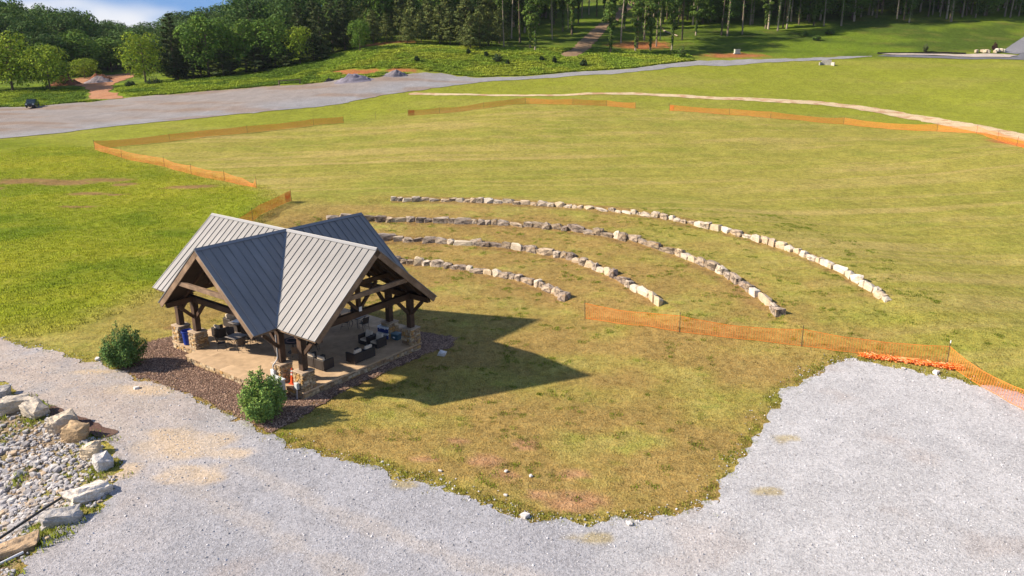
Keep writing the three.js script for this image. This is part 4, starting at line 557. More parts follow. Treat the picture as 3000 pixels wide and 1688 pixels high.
function shrub(label, x, z, h, w, seed, n, size, base, name = 'leafy_shrub') {
  const rnd = rng(seed), t = thing(name, label, 'shrub', x, hAt(x, z) + 0.03, z), b = bag(), st = [];
  const shoots = Math.round(62 + 16 * rnd());
  for (let i = 0; i < shoots; i++) {
    const a = rnd() * 6.283, r = Math.sqrt(rnd()), tipx = Math.cos(a) * r * w * 0.5, tipz = Math.sin(a) * r * w * 0.5, tipy = h * (0.30 + 0.70 * (1 - r * r * 0.8) * (0.55 + 0.55 * rnd()));
    const mid = V3(tipx * 0.78, tipy * 0.45, tipz * 0.78), pts = [V3(tipx * 0.28, 0, tipz * 0.28), mid, V3(tipx, tipy, tipz)]; st.push(tube(pts, 0.012, 6, 5));
    const cv = new THREE.CatmullRomCurve3(pts), m = Math.round(n / shoots);
    for (let k = 0; k < m; k++) { const q = 0.12 + 0.88 * Math.pow(rnd(), 0.7), p = cv.getPoint(q), sp = 0.34 * (1 - q * 0.7) * w / 2.4; const ox = (rnd() - 0.5) * 2 * sp, oy = (rnd() - 0.5) * sp, oz = (rnd() - 0.5) * 2 * sp; leafQuad(b, p.x + ox, Math.max(0.06, p.y + oy), p.z + oz, size * (0.7 + 0.6 * rnd()), rnd, p.x * 0.5 + ox, 0.6, p.z * 0.5 + oz, leafCols(base, rnd)); }
  }
  part(t, 'stems', mergeGeometries(st), M.bark); part(t, 'foliage', bagGeo(b), M.leaf); return t;
}
shrub('large bright green shrub in front of the pavilion corner with the cabinet', 0.92, 9.45, 2.75, 2.5, 71, 12000, 0.10, [0.20, 0.31, 0.075]);
shrub('dark green shrub in the mulch left of the pavilion beside the road', -9.29, 2.85, 2.7, 2.6, 72, 9500, 0.10, [0.125, 0.215, 0.06]);
// ------------------------------------------------------------ rocks: blocky convex lumps with flat faces
function hull(seed, sx, sy, sz, block = 0.75, extra = 8) { // convex lump inside a box, resting on y = 0
  const rnd = rng(seed), pts = [];
  for (const a of [-1, 1]) for (const b of [0, 1]) for (const c of [-1, 1]) { const k = block + (1 - block) * rnd(); pts.push(V3(a * 0.5 * k * (0.86 + 0.14 * rnd()), b ? 0.72 + 0.28 * rnd() : 0, c * 0.5 * k * (0.86 + 0.14 * rnd()))); }
  for (let i = 0; i < extra; i++) { const a = rnd() * 6.283, y = 0.15 + 0.7 * rnd(), r = 0.5 * (0.88 + 0.16 * rnd()); pts.push(V3(Math.cos(a) * r, y, Math.sin(a) * r)); }
  pts.push(V3((rnd() - 0.5) * 0.4, 1.0, (rnd() - 0.5) * 0.4)); for (const p of pts) p.set(p.x * sx, p.y * sy, p.z * sz);
  return hullGeo(pts);
}
function hullGeo(pts) { // brute-force convex hull, flat shaded
  const b = bag(), n = pts.length;
  for (let i = 0; i < n; i++) for (let j = i + 1; j < n; j++) for (let k = j + 1; k < n; k++) {
    const A = pts[i], B = pts[j], C = pts[k], N = B.clone().sub(A).cross(C.clone().sub(A)); if (N.lengthSq() < 1e-12) continue; N.normalize();
    let pos = 0, neg = 0; for (let m = 0; m < n; m++) if (m !== i && m !== j && m !== k) { const d = N.dot(pts[m].clone().sub(A)); if (d > 1e-7) pos++; else if (d < -1e-7) neg++; if (pos && neg) break; }
    if (pos && neg) continue; const T = pos ? [A, C, B] : [A, B, C]; if (pos) N.negate();
    for (const p of T) { b.p.push(p.x, p.y, p.z); b.n.push(N.x, N.y, N.z); b.uv.push(Math.abs(N.y) > 0.6 ? p.x : p.x * Math.abs(N.z) + p.z * Math.abs(N.x) + p.x * 0.3, Math.abs(N.y) > 0.6 ? p.z : p.y); }
  }
  return bagGeo(b);
}
function roughen(g, seed, amp, freq, passes = 2) { // split every face and push it about, so that a big rock has broken ledges
  for (let s = 0; s < passes; s++) { const p = g.attributes.position.array, o = []; for (let i = 0; i < p.length; i += 9) { const A = [p[i], p[i + 1], p[i + 2]], B = [p[i + 3], p[i + 4], p[i + 5]], C = [p[i + 6], p[i + 7], p[i + 8]], m = (a, b) => [(a[0] + b[0]) / 2, (a[1] + b[1]) / 2, (a[2] + b[2]) / 2], D = m(A, B), E = m(B, C), F = m(C, A); o.push(...A, ...D, ...F, ...D, ...B, ...E, ...F, ...E, ...C, ...D, ...E, ...F); } g = new THREE.BufferGeometry(); g.setAttribute('position', new THREE.Float32BufferAttribute(o, 3)); }
  const p = g.attributes.position, uv = []; for (let i = 0; i < p.count; i++) { const x = p.getX(i), y = p.getY(i), z = p.getZ(i), k = (fbm((x + y * 2.2) * freq + seed, (z - y * 1.7) * freq - seed, 3) - 0.5) * amp; const l = Math.hypot(x, y, z) || 1; p.setXYZ(i, x + x / l * k, Math.max(y < 0.02 ? y : 0.0, y + k * 0.8), z + z / l * k); }
  g.computeVertexNormals(); const n = g.attributes.normal; for (let i = 0; i < p.count; i++) { const ny = Math.abs(n.getY(i)); uv.push(ny > 0.6 ? p.getX(i) : p.getX(i) + p.getZ(i), ny > 0.6 ? p.getZ(i) : p.getY(i)); } g.setAttribute('uv', new THREE.Float32BufferAttribute(uv, 2)); return g;
}
const T_lichen = makeTex(384, (u, v) => { const a = pfbm(u * 5, v * 5, 5, 5), b = pfbm(u * 11 + 3, v * 11 + 8, 11, 4), c = pfbm(u * 40, v * 40, 40, 2), l = clamp(0.62 + (a - 0.5) * 0.8 + (c - 0.5) * 0.4), s = sstep(0.53, 0.66, b), o = sstep(0.58, 0.72, pfbm(u * 4 + 9, v * 4 + 1, 4, 4)); return [l * lerp(1, 0.38, s), l * lerp(0.96, 0.36, s) * lerp(1, 0.84, o), l * lerp(0.90, 0.36, s) * lerp(1, 0.62, o)]; }, 1.6);
const rockMat = c => std(c, 0.93, { map: T_lichen, bumpMap: T_stoneB, bumpScale: 0.03 }), cleanMat = c => std(c, 0.93, { map: T_stoneMottle, bumpMap: T_stoneB, bumpScale: 0.03 });
const palePal = [[0.78, 0.69, 0.56], [0.70, 0.58, 0.41], [0.82, 0.76, 0.66], [0.64, 0.52, 0.38], [0.74, 0.66, 0.53]].map(cleanMat), midPal = [[0.74, 0.65, 0.53], [0.62, 0.54, 0.45], [0.84, 0.76, 0.64], [0.66, 0.54, 0.40]].map(rockMat), darkPal = [[0.50, 0.42, 0.34], [0.40, 0.33, 0.28], [0.58, 0.50, 0.42], [0.44, 0.36, 0.27]].map(rockMat);
{
  const blocks = []; for (let i = 0; i < 14; i++) blocks.push(roughen(hull(500 + i, 1, 1, 1, 0.62, 9), i * 3.7, 0.20, 2.6, 1));
  const labels = ['nearest curved row of dark boulders just behind the pavilion', 'second curved row of grey boulders from the pavilion, ending above the orange fence', 'third curved row of weathered boulders from the pavilion, longest dark row', 'farthest curved row of pale cream boulders at the top of the lawn'];
  STEPS.forEach((s, k) => {
    const rnd = rng(900 + k), wall = thing('boulder_row', labels[k], 'stone row', AMPH.x, 0, AMPH.z, 0, 'curved boulder rows of the amphitheatre');
    let phi = s.phi[0]; const end = s.phi[s.phi.length - 1];
    while (phi < end) {
      const r = interp(phi, s.phi, s.r), mean = [0.90, 1.10, 1.12, 1.0][k], len = mean * (0.5 + 0.62 * rnd() + (rnd() < 0.18 ? 0.55 : 0)), dphi = len / r * 180 / Math.PI, a = (phi + dphi / 2) * Math.PI / 180, r2 = interp(phi + dphi / 2, s.phi, s.r) + (rnd() - 0.5) * 0.16;
      const x = Math.sin(a) * r2, z = -Math.cos(a) * r2, g = stepFall(phi), low = s.b * g, f = (phi - s.phi[0]) / (end - s.phi[0]);
      const pal = k === 3 ? (rnd() < 0.25 + 0.7 * f ? palePal : midPal) : (rnd() < [0.25, 0.35, 0.2][k] + 0.45 * f * f ? (rnd() < 0.35 + 0.5 * f ? palePal : midPal) : darkPal);
      const m = part(wall, 'stone', blocks[Math.floor(rnd() * blocks.length)], pal[Math.floor(rnd() * pal.length)], x, low - 0.12, z);
      m.rotation.y = -a + (rnd() < 0.5 ? Math.PI : 0) + (rnd() - 0.5) * 0.25; m.rotation.z = (rnd() - 0.5) * 0.30; m.rotation.x = (rnd() - 0.5) * 0.25; m.position.y -= 0.05 * rnd(); m.scale.set(len * (1.16 + 0.16 * rnd()), (k === 3 ? 0.60 : 0.70) * (0.75 + 0.5 * rnd()), 0.62 * (0.75 + 0.5 * rnd())); phi += dphi;
    }
  });
}
// boulders along the road edge and rock lining of the ditch
{
  const B = [ // x, z, length, height, depth, turn, palette colour, label
    [-14.3, 6.9, 1.3, 0.7, 1.0, 0.4, [0.62, 0.60, 0.58], 'grey boulder at the far left end of the ditch edge, by the grass'],
    [-12.55, 8.2, 1.75, 0.85, 1.2, 0.55, [0.82, 0.74, 0.62], 'broad tan boulder, second along the ditch edge from the left'],
    [-10.95, 9.05, 1.55, 0.85, 1.1, -0.5, [0.80, 0.72, 0.60], 'striped tan boulder tucked against the broad one by the road'],
    [-8.75, 10.5, 1.5, 0.95, 1.1, 0.75, [0.82, 0.72, 0.57], 'tan boulder beside the brown mulch strip'],
    [-7.55, 11.5, 1.4, 0.95, 1.1, -0.2, [0.66, 0.48, 0.28], 'brown pointed boulder in the middle of the ditch edge'],
    [-5.95, 13.0, 1.05, 0.75, 0.9, 0.1, [0.95, 0.80, 0.58], 'square cream boulder with an orange stained side'],
    [-4.85, 14.15, 1.0, 0.75, 0.9, -0.8, [0.88, 0.86, 0.84], 'pale grey boulder just below the square cream one'],
    [-4.2, 16.5, 2.0, 0.75, 1.05, 0.85, [1.15, 1.06, 0.94], 'large smooth white boulder beside the black pipe'],
    [-4.35, 18.35, 1.6, 0.75, 1.0, 0.3, [0.72, 0.70, 0.67], 'grey ledge-like boulder below the white one'],
    [-5.15, 20.1, 1.9, 0.6, 0.9, 0.55, [0.72, 0.52, 0.32], 'long brown boulder at the bottom left corner'],
  ];
  B.forEach(([x, z, l, h, d, turn, c, label], i) => { const g = roughen(hull(700 + i * 3, l * 0.95, h * 0.95, d * 0.92, 0.62, 10), i, 0.24, 3.2, 3); const m = single('boulder', g, cleanMat(c.map(v => v * 0.82)), label, 'boulder', 'boulders along the ditch edge'); m.position.set(x, hAt(x, z) - 0.14, z); m.rotation.y = turn; m.rotation.z = (hash2(i, 5) - 0.5) * 0.2; });
  const geos = []; for (let i = 0; i < 9; i++) geos.push(hull(820 + i, 1, 1, 1, 0.55, 7));
  const pal = [[0.50, 0.50, 0.52], [0.62, 0.61, 0.62], [0.40, 0.39, 0.40], [0.72, 0.71, 0.70], [0.52, 0.45, 0.38], [0.58, 0.46, 0.33], [0.44, 0.44, 0.48]], mats = pal.map(c => std(c, 0.93, { map: T_stoneMottle }));
  const rnd = rng(4242), all = [];
  for (let i = 0; i < 30000 && all.length < 7000; i++) {
    const x = -20 + 18 * rnd(), z = 3 + 21 * rnd(), d = ditchDist(x, z); if (d < 0.1 || d > 7) continue; const g = fbm(x * 0.45 + 3, z * 0.45, 3); if (g > 0.63 && rnd() < 0.8) continue;
    const s = (0.11 + 0.26 * rnd() * rnd() * rnd() + 0.06 * rnd()) * lerp(0.75, 1.15, sstep(0.5, 3, d)); all.push([x, z, s, Math.floor(rnd() * geos.length), Math.floor(Math.pow(rnd(), 1.3) * mats.length), rnd() * 6.28, rnd()]);
  }
  const vis = p => (p[0] + 17) * 18 - (p[1] - 4) * 11.5 > 0 ? p[2] : p[2] - 1; all.sort((a, b) => vis(b) - vis(a));
  const setOut = (o, [x, z, s, , , r, t]) => { o.position.set(x, hAt(x, z) - s * 0.18, z); o.rotation.set((t - 0.5) * 0.7, r, (t * 7 % 1 - 0.5) * 0.7); o.scale.set(s * (0.9 + 0.5 * t), s * 0.75, s * (1.2 - 0.4 * t)); };
  all.slice(0, 300).forEach(p => { const m = single('riprap_stone', geos[p[3]], mats[p[4]], 'larger loose stone among the grey rock lining of the ditch', 'stone', 'larger stones of the rock-lined ditch'); setOut(m, p); });
  const rest = all.slice(300), inst = new THREE.InstancedMesh(geos[2], std([1, 1, 1], 0.93, { map: T_stoneMottle }), rest.length), dm = new THREE.Object3D(); rest.forEach((p, i) => { setOut(dm, p); dm.updateMatrix(); inst.setMatrixAt(i, dm.matrix); inst.setColorAt(i, rgb(...pal[p[4]])); });
  inst.name = 'riprap'; inst.userData = { kind: 'stuff', label: 'smaller grey stones lining the drainage ditch', category: 'stones' }; inst.castShadow = inst.receiveShadow = true; scene.add(inst);
  const lay = (pts, dy) => pts.map(([x, z]) => V3(x, hAt(x, z) + dy, z));
  single('black_pipe', tube(lay([[-4.9, 15.9], [-5.5, 16.3], [-6.0, 17.1], [-6.3, 18.2], [-6.8, 19.6], [-7.4, 21.5]], 0.34), 0.055, 40, 10), std([0.018, 0.02, 0.022], 0.5), 'long black plastic pipe lying on the rocks beside the white boulder', 'pipe');
  single('white_pipe', tube(lay([[-4.55, 20.35], [-5.2, 21.0], [-6.2, 22.0]], 0.12), 0.05, 16, 10), std([0.55, 0.57, 0.6], 0.45), 'pale grey plastic pipe at the bottom left corner', 'pipe');
  [[10.3, 14.6, 0.16], [13.2, 14.6, 0.17], [14.3, 15.0, 0.18], [13.2, 16.5, 0.15], [14.0, 18.0, 0.36], [18.1, 18.5, 0.26], [35.9, 4.2, 0.24], [37.4, 4.8, 0.36], [-11.5, 1.9, 0.35], [9.2, 1.1, 0.5], [-7.2, 6.0, 0.3]].forEach(([x, z, s], i) => { const L = ['small white stone on the lawn, leftmost of four below the pavilion shadow', 'small white stone on the lawn, upper middle of the bare patches', 'small white stone on the lawn, right of the bare patches', 'small white stone on the lawn nearest the gravel edge', 'pale stone on the gravel edge below the lawn', 'grey stone alone on the gravel by the brown soil patch', 'white stone in the grass strip left of the orange fence end post', 'flat pale stone in the grass strip by the gravel lot', 'flat pale slab beside the left shrub', 'grey stone in the mulch at the right end of the pavilion', 'flat tan stone in the mulch between road and platform'][i]; const m = single('loose_stone', geos[i % 9], cleanMat([0.95, 0.93, 0.9]), L, 'stone'); m.position.set(x, hAt(x, z) + 0.0, z); m.scale.set(s * 1.2, s * 0.5, s); m.rotation.y = i; });
}
// ------------------------------------------------------------ orange barrier fences: posts and an open plastic net
M.net = new THREE.MeshPhysicalMaterial({ color: rgb(0.82, 0.25, 0.040), roughness: 0.5, side: THREE.DoubleSide, transmission: 0.25, thickness: 0 });
M.post = std([0.075, 0.05, 0.035], 0.8); M.postTip = std([0.8, 0.8, 0.78], 0.5);
function fence(label, pts, o = {}) {
  const { sag = 0.10, ht = 1.12, wrap = 0, fall = 0, posts = true, seed = 5, cell = 0.15, lean = 0, thin = 1 } = o, rnd = rng(seed);
  const [x0, z0] = pts[0], t = thing('barrier_fence', label, 'fence', x0, 0, z0, 0, 'orange net fences round the field');
  const b = bag(), ribbon = (list, w, vert) => { for (let i = 0; i + 1 < list.length; i++) { const A = list[i], B = list[i + 1]; if (vert) { const dx = vert[0] * w / 2, dz = vert[1] * w / 2; quad(b, [A[0] - dx, A[1], A[2] - dz], [A[0] + dx, A[1], A[2] + dz], [B[0] + dx, B[1], B[2] + dz], [B[0] - dx, B[1], B[2] - dz]); } else quad(b, [A[0], A[1] - w / 2, A[2]], [B[0], B[1] - w / 2, B[2]], [B[0], B[1] + w / 2, B[2]], [A[0], A[1] + w / 2, A[2]]); } };
  const rows = 13;
  for (let i = 0; i + 1 < pts.length; i++) {
    const [ax, az] = pts[i], [bx2, bz] = pts[i + 1], L = Math.hypot(bx2 - ax, bz - az), n = Math.max(2, Math.round(L / cell)), ux = (bx2 - ax) / L, uz = (bz - az) / L, drop = sag * (0.6 + 0.8 * rnd()), last = i === pts.length - 2;
    const P = (s, r) => { // s along, r 0 bottom .. 1 top
      const f = s / n, x = ax + (bx2 - ax) * f, z = az + (bz - az) * f, q = 4 * f * (1 - f), wv = (fbm(x * 0.8 + seed, z * 0.8, 2) - 0.5); let top = ht * (1 - drop * q) - (fall && last ? fall * sstep(0.55, 0.9, f) * sstep(1.0, 0.96, f) : 0); const lo = 0.05 + 0.10 * q * Math.abs(wv) * 2; const off = wv * 0.22 * q + lean * (1 - r) * q; return [x - x0 + -uz * off, hAt(x, z) + lo + (top - lo) * r, z - z0 + ux * off]; };
    for (let r = 0; r <= rows; r++) { const list = []; for (let s = 0; s <= n; s += 4) list.push(P(Math.min(n, s), r / rows)); if ((n % 4)) list.push(P(n, r / rows)); ribbon(list, r === 0 || r === rows ? 0.04 : 0.022 * thin); }
    for (let s = 0; s <= n; s++) { const list = []; for (let r = 0; r <= rows; r += rows / 2) list.push(P(s, r / rows)); ribbon(list, 0.027 * thin, [ux, uz]); }
    if (wrap && i === 0) for (let q = 0; q < 3; q++) for (let r = 0; r < 14; r++) { const A = P(0.4 + q * 0.3, r / 14), B = P(0.4 + wrap / cell, (r + 0.2) / 14); ribbon([A, B], 0.05); }
  }
  part(t, 'net', bagGeo(b), M.net);
  if (posts) pts.forEach(([x, z], i) => { if (o.skip && o.skip.includes(i)) return; const g = cyl(0.022, 0.022, 1.42, 6), m = part(t, 'fence_post', g, M.post, x - x0, hAt(x, z) + 0.64, z - z0); m.rotation.z = (rnd() - 0.5) * 0.10; m.rotation.x = (rnd() - 0.5) * 0.10; if (o.tip === i) part(t, 'post_tip', cyl(0.03, 0.03, 0.16, 8), M.postTip, x - x0, hAt(x, z) + 1.40, z - z0); });
  return t;
}
fence('orange net fence on the left, running from the field corner towards the pavilion', [[-49.7, -71.1], [-42.3, -64.3], [-33.3, -57.6], [-27.5, -52.2], [-21.7, -47.9], [-16.5, -43.9]], { sag: 0.22, fall: 0.6, seed: 3, lean: 0.2, thin: 0.8 });
fence('orange net fence along the lower edge of the gravel road, left part', [[-50.0, -71.7], [-41.2, -77.8], [-32.1, -87.7], [-22.5, -95.1], [-17.6, -97.7]], { seed: 4, wrap: 0, thin: 1.35 });
fence('orange net fence at the far middle of the field with a bend', [[-6.6, -104.7], [-0.6, -105.7], [7.9, -108.8], [16.2, -112.7], [25.6, -110.3], [32.3, -109.6], [37.7, -107.5]], { seed: 5, wrap: 1.2, sag: 0.16, thin: 1.15 });
fence('long orange net fence below the straw trail on the right', [[43.8, -104.7], [54.2, -100.4], [61.0, -97.4], [72.7, -93.1], [84.2, -83.4], [87.7, -78.2], [86.2, -70.3], [84.7, -63.4], [83, -52]], { seed: 6, wrap: 0.8, sag: 0.2 });
fence('short orange net fence just behind the pavilion roof', [[-9.9, -34.9], [-12.2, -29.2], [-13.4, -25.5]], { seed: 7, sag: 0.22, wrap: 0.9, thin: 1.3 });
fence('nearest orange net fence between the boulder rows and the gravel lot', [[18.5, -5.1], [24.3, -1.7], [31.2, 1.0], [38.5, 3.9], [39.9, 9.0], [41.0, 14.5], [42.5, 22]], { seed: 8, sag: 0.22, tip: 3, thin: 0.62, lean: 0.12 });
{ // a spare post and net lying in folds by the end post
  const p = single('fence_stake', cyl(0.022, 0.022, 1.4, 6), M.post, 'lone dark stake in the gap between two far orange fences', 'stake'); p.position.set(-12.4, hAt(-12.4, -102) + 0.64, -102);
  const b = bag(), rnd = rng(99); const line = [[34.2, 2.5], [36.2, 3.3], [38.3, 4.25], [38.9, 4.35]]; for (let i = 0; i < 900; i++) { const f = rnd() * (line.length - 1.001), k = Math.floor(f), t = f - k, x = lerp(line[k][0], line[k + 1][0], t) + (rnd() - 0.5) * 0.25, z = lerp(line[k][1], line[k + 1][1], t) + (rnd() - 0.5) * 0.3, y = hAt(x, z) + 0.03 + 0.22 * rnd() * rnd(), a = rnd() * 6.28, l = 0.22, dx = Math.cos(a) * l, dz = Math.sin(a) * l, dy = (rnd() - 0.5) * 0.1; quad(b, [x - dx, y - dy, z - dz], [x + dx, y + dy, z + dz], [x + dx + 0.02, y + dy + 0.03, z + dz], [x - dx + 0.02, y - dy + 0.03, z - dz]); }
  single('fallen_net', bagGeo(b), M.net, 'loose folds of bright orange net lying at the foot of the near fence', 'netting');
}
// ------------------------------------------------------------ trees: tapered trunk with limbs, crown of many small leaf sprays
function trunkGeo(pts, r0, r1, rad = 7) { // tapered tube through points
  const cv = new THREE.CatmullRomCurve3(pts), n = Math.max(4, pts.length * 3), g = new THREE.TubeGeometry(cv, n, 1, rad), p = g.attributes.position, q = V3(0, 0, 0);
  for (let i = 0; i <= n; i++) { const c = cv.getPointAt(i / n), r = lerp(r0, r1, Math.pow(i / n, 0.8)); for (let j = 0; j <= rad; j++) { const k = i * (rad + 1) + j; q.set(p.getX(k), p.getY(k), p.getZ(k)).sub(c).multiplyScalar(r).add(c); p.setXYZ(k, q.x, q.y, q.z); } }
  g.computeVertexNormals(); const uv = g.attributes.uv; for (let i = 0; i < uv.count; i++) uv.setXY(i, uv.getX(i) * 4, uv.getY(i)); return g;
}
const WHITE = [1, 1, 1];
function crownLobes(b, rnd, lobes, n, size, base, squash = 0.8) {
  let tot = 0; for (const l of lobes) tot += l[3] * l[3];
  for (const [cx, cy, cz, r] of lobes) {
    const m = Math.round(n * r * r / tot), tint = 0.82 + 0.36 * rnd();
    for (let i = 0; i < m; i++) {
      const a = rnd() * 6.283, u = Math.pow(rnd(), 0.75) * 1.75 - 0.75, s = Math.sqrt(Math.max(0, 1 - u * u)), rr = r * (0.62 + 0.42 * Math.sqrt(rnd())) * (0.86 + 0.3 * vnoise(a * 1.6 + cx, u * 3 + cz)), nx = Math.cos(a) * s, ny = u, nz = Math.sin(a) * s;
      const c = leafCols(base, rnd, 0.22); leafQuad(b, cx + nx * rr, cy + ny * rr * squash, cz + nz * rr, size * (0.6 + 0.8 * rnd()), rnd, nx, ny + 0.35, nz, [c[0] * tint, c[1] * tint, c[2] * tint], 0.75);
    }
  }
}
const PROTO = { broad: [], cedar: [], pine: [], tall: [], slim: [] };
function broadTree(seed, h, w, base, n = 3200, size = 0.62, low = 0.2) {
  const rnd = rng(seed), b = bag(), lobes = [], gs = [trunkGeo([V3(0, -0.4, 0), V3(0.1 * h * 0.03, h * 0.25, 0), V3((rnd() - 0.5) * 0.6, h * 0.62, (rnd() - 0.5) * 0.6)], h * 0.022, h * 0.008)];
  const cy = h * (low + 1) / 2, ry = h * (1 - low) / 2, N = 25;
  for (let i = 0; i < N; i++) { const y = -0.85 + 1.75 * (i + rnd() * 0.7) / N, s = Math.sqrt(Math.max(0.05, 1 - y * y * 0.92)) * (0.45 + 0.45 * rnd()), a = i * 2.4 + rnd() * 1.3, r = (0.13 + 0.19 * rnd()) * w * (y > 0.6 ? 0.8 : 1); lobes.push([Math.cos(a) * s * w * 0.5, cy + y * ry * 0.84, Math.sin(a) * s * w * 0.5, r]); if (i % 2 === 0) gs.push(trunkGeo([V3(0, h * (0.22 + 0.02 * i), 0), V3(Math.cos(a) * s * w * 0.25, cy + y * ry * 0.5, Math.sin(a) * s * w * 0.25), V3(Math.cos(a) * s * w * 0.42, cy + y * ry * 0.8, Math.sin(a) * s * w * 0.42)], h * 0.008, 0.02, 5)); }
  lobes.push([0, cy, 0, w * 0.3], [0, cy + ry * 0.45, 0, w * 0.26]);
  crownLobes(b, rnd, lobes, n, size, base); return { trunk: mergeGeometries(gs), crown: bagGeo(b) };
}
function coneTree(seed, h, w, base, n = 2600, size = 0.5, loose = 0.35, low = 0.06) { // cedar or young pine: branches in whorls, tapering to a tip
  const rnd = rng(seed), b = bag(), gs = [trunkGeo([V3(0, -0.4, 0), V3((rnd() - 0.5) * 0.2, h * 0.5, 0), V3(0, h * 0.97, 0)], h * 0.018, 0.03)], br = Math.round(34 + 14 * rnd());
  for (let i = 0; i < br; i++) {
    const f = low + (1 - low) * (i + rnd() * 0.6) / br, y = h * f, R = w * 0.5 * Math.pow(1 - f, 0.62) * (0.72 + 0.5 * rnd()) + 0.15, a = i * 2.399 + rnd() * 0.8, lift = loose > 0.5 ? 0.22 : 0.42, m = Math.round(n / br * (0.45 + 1.1 * (1 - f)));
    const tint = 0.85 + 0.3 * rnd(), dx = Math.cos(a), dz = Math.sin(a); if (i % 2) gs.push(trunkGeo([V3(0, y, 0), V3(dx * R * 0.5, y + R * lift * 0.4, dz * R * 0.5), V3(dx * R * 0.95, y + R * lift, dz * R * 0.95)], 0.05, 0.012, 4));
    for (let k = 0; k < m; k++) { const q = 0.15 + 0.88 * Math.sqrt(rnd()), sp = R * loose * (1.15 - q * 0.75) + 0.12, ox = (rnd() - 0.5) * 2 * sp, oz = (rnd() - 0.5) * 2 * sp, oy = (rnd() - 0.5) * sp * 1.1; const c = leafCols(base, rnd, 0.25); leafQuad(b, dx * R * q + ox, y + R * q * lift + oy, dz * R * q + oz, size * (0.6 + 0.8 * rnd()), rnd, dx * 0.7, 0.7, dz * 0.7, [c[0] * tint, c[1] * tint, c[2] * tint], 0.8); }
  }
  return { trunk: mergeGeometries(gs), crown: bagGeo(b) };
}
function tallTree(seed, h, w, base, clear, sprigs) { // forest tree: long clear stem, crown high up, some leaves along the stem
  const rnd = rng(seed), b = bag(), lobes = [], lx = (rnd() - 0.5) * 0.9, lz = (rnd() - 0.5) * 0.9, gs = [trunkGeo([V3(0, -0.5, 0), V3(lx * 0.3, h * 0.3, lz * 0.2), V3(lx, h * 0.62, lz), V3(lx * 1.2, h * 0.92, lz)], 0.27, 0.06)];
  for (let i = 0; i < 11; i++) { const f = clear + (1 - clear) * (i + rnd()) / 11, a = i * 2.4 + rnd(), s = w * 0.36 * (0.4 + 0.8 * rnd()) * (1 - 0.5 * f * f); lobes.push([lx + Math.cos(a) * s, h * f * 0.97, lz + Math.sin(a) * s, w * (0.17 + 0.13 * rnd())]); gs.push(trunkGeo([V3(lx * f, h * (f - 0.1), lz * f), V3(lx + Math.cos(a) * s * 0.6, h * (f - 0.02), lz + Math.sin(a) * s * 0.6), V3(lx + Math.cos(a) * s, h * f * 0.98, lz + Math.sin(a) * s)], 0.07, 0.015, 4)); }
  crownLobes(b, rnd, lobes, 1500, 0.6, base); for (let i = 0; i < sprigs; i++) { const f = 0.08 + (clear) * rnd(), a = rnd() * 6.28, r = 0.15 + 0.9 * rnd() * rnd() * (0.4 + f); const c = leafCols(base, rnd, 0.3); leafQuad(b, lx * f + Math.cos(a) * r, h * f, lz * f + Math.sin(a) * r, 0.28 + 0.3 * rnd(), rnd, Math.cos(a), 0.4, Math.sin(a), c); }
  return { trunk: mergeGeometries(gs), crown: bagGeo(b) };
}
M.barkMid = std([0.30, 0.24, 0.18], 0.95, { map: T_stoneMottle }); M.barkPale = std([0.48, 0.40, 0.31], 0.95, { map: T_stoneMottle });
const OAK = [0.066, 0.122, 0.030], MAPLE = [0.105, 0.185, 0.028], BRIGHT = [0.225, 0.305, 0.028], CEDAR = [0.058, 0.082, 0.028], PINE = [0.120, 0.148, 0.042], WOODG = [0.105, 0.178, 0.034], FARG = [0.066, 0.122, 0.030];
PROTO.oak = [1, 2, 3, 4].map(i => broadTree(100 + i, 17, 12 + i * 0.4, OAK, 3200, 0.64, 0.08)); PROTO.maple = [1, 2, 3].map(i => broadTree(120 + i, 16, 10, MAPLE, 3200, 0.56, 0.03)); PROTO.bright = [1, 2, 3].map(i => broadTree(140 + i, 14, 10.5, BRIGHT, 3000, 0.5, 0.02));
PROTO.cedar = [1, 2, 3].map(i => coneTree(160 + i, 14, 6.2, CEDAR, 2800, 0.5, 0.34, 0.03)); PROTO.pine = [1, 2, 3, 4].map(i => coneTree(180 + i, 11, 6.4, PINE, 2600, 0.46, 0.55, 0.10));
PROTO.tall = [1, 2, 3, 4, 5].map(i => tallTree(200 + i, 22, 9, WOODG, 0.50 + 0.04 * i, i % 2 ? 60 : 260)); PROTO.slim = [1, 2, 3].map(i => tallTree(220 + i, 16, 4.5, [0.085, 0.14, 0.026], 0.42, 420)); PROTO.far = [1, 2].map(i => broadTree(240 + i, 17, 14, FARG, 1500, 1.0, 0.12));
const CAT = 'tree';
function plant(kind, name, i, x, z, h, w, turn, label, group, lean = 0) {
  const list = PROTO[kind], q = list[i % list.length], H0 = { oak: 17, maple: 16, bright: 14, cedar: 14, pine: 11, tall: 22, slim: 16, far: 17 }[kind], W0 = { oak: 12.8, maple: 10, bright: 10.5, cedar: 6.2, pine: 6.4, tall: 9, slim: 4.5, far: 14 }[kind];
  const t = thing(name, label, CAT, x, hAt(x, z), z, turn, group); t.scale.set(w / W0, h / H0, w / W0); t.rotation.z = lean;
  part(t, 'trunk', q.trunk, kind === 'tall' || kind === 'slim' ? [M.barkPale, M.barkMid, M.bark, M.barkMid, M.barkPale, M.bark, M.barkMid][(i * 5 + 3) % 7] : M.bark); part(t, 'crown', q.crown, M.leaf); return t;
}
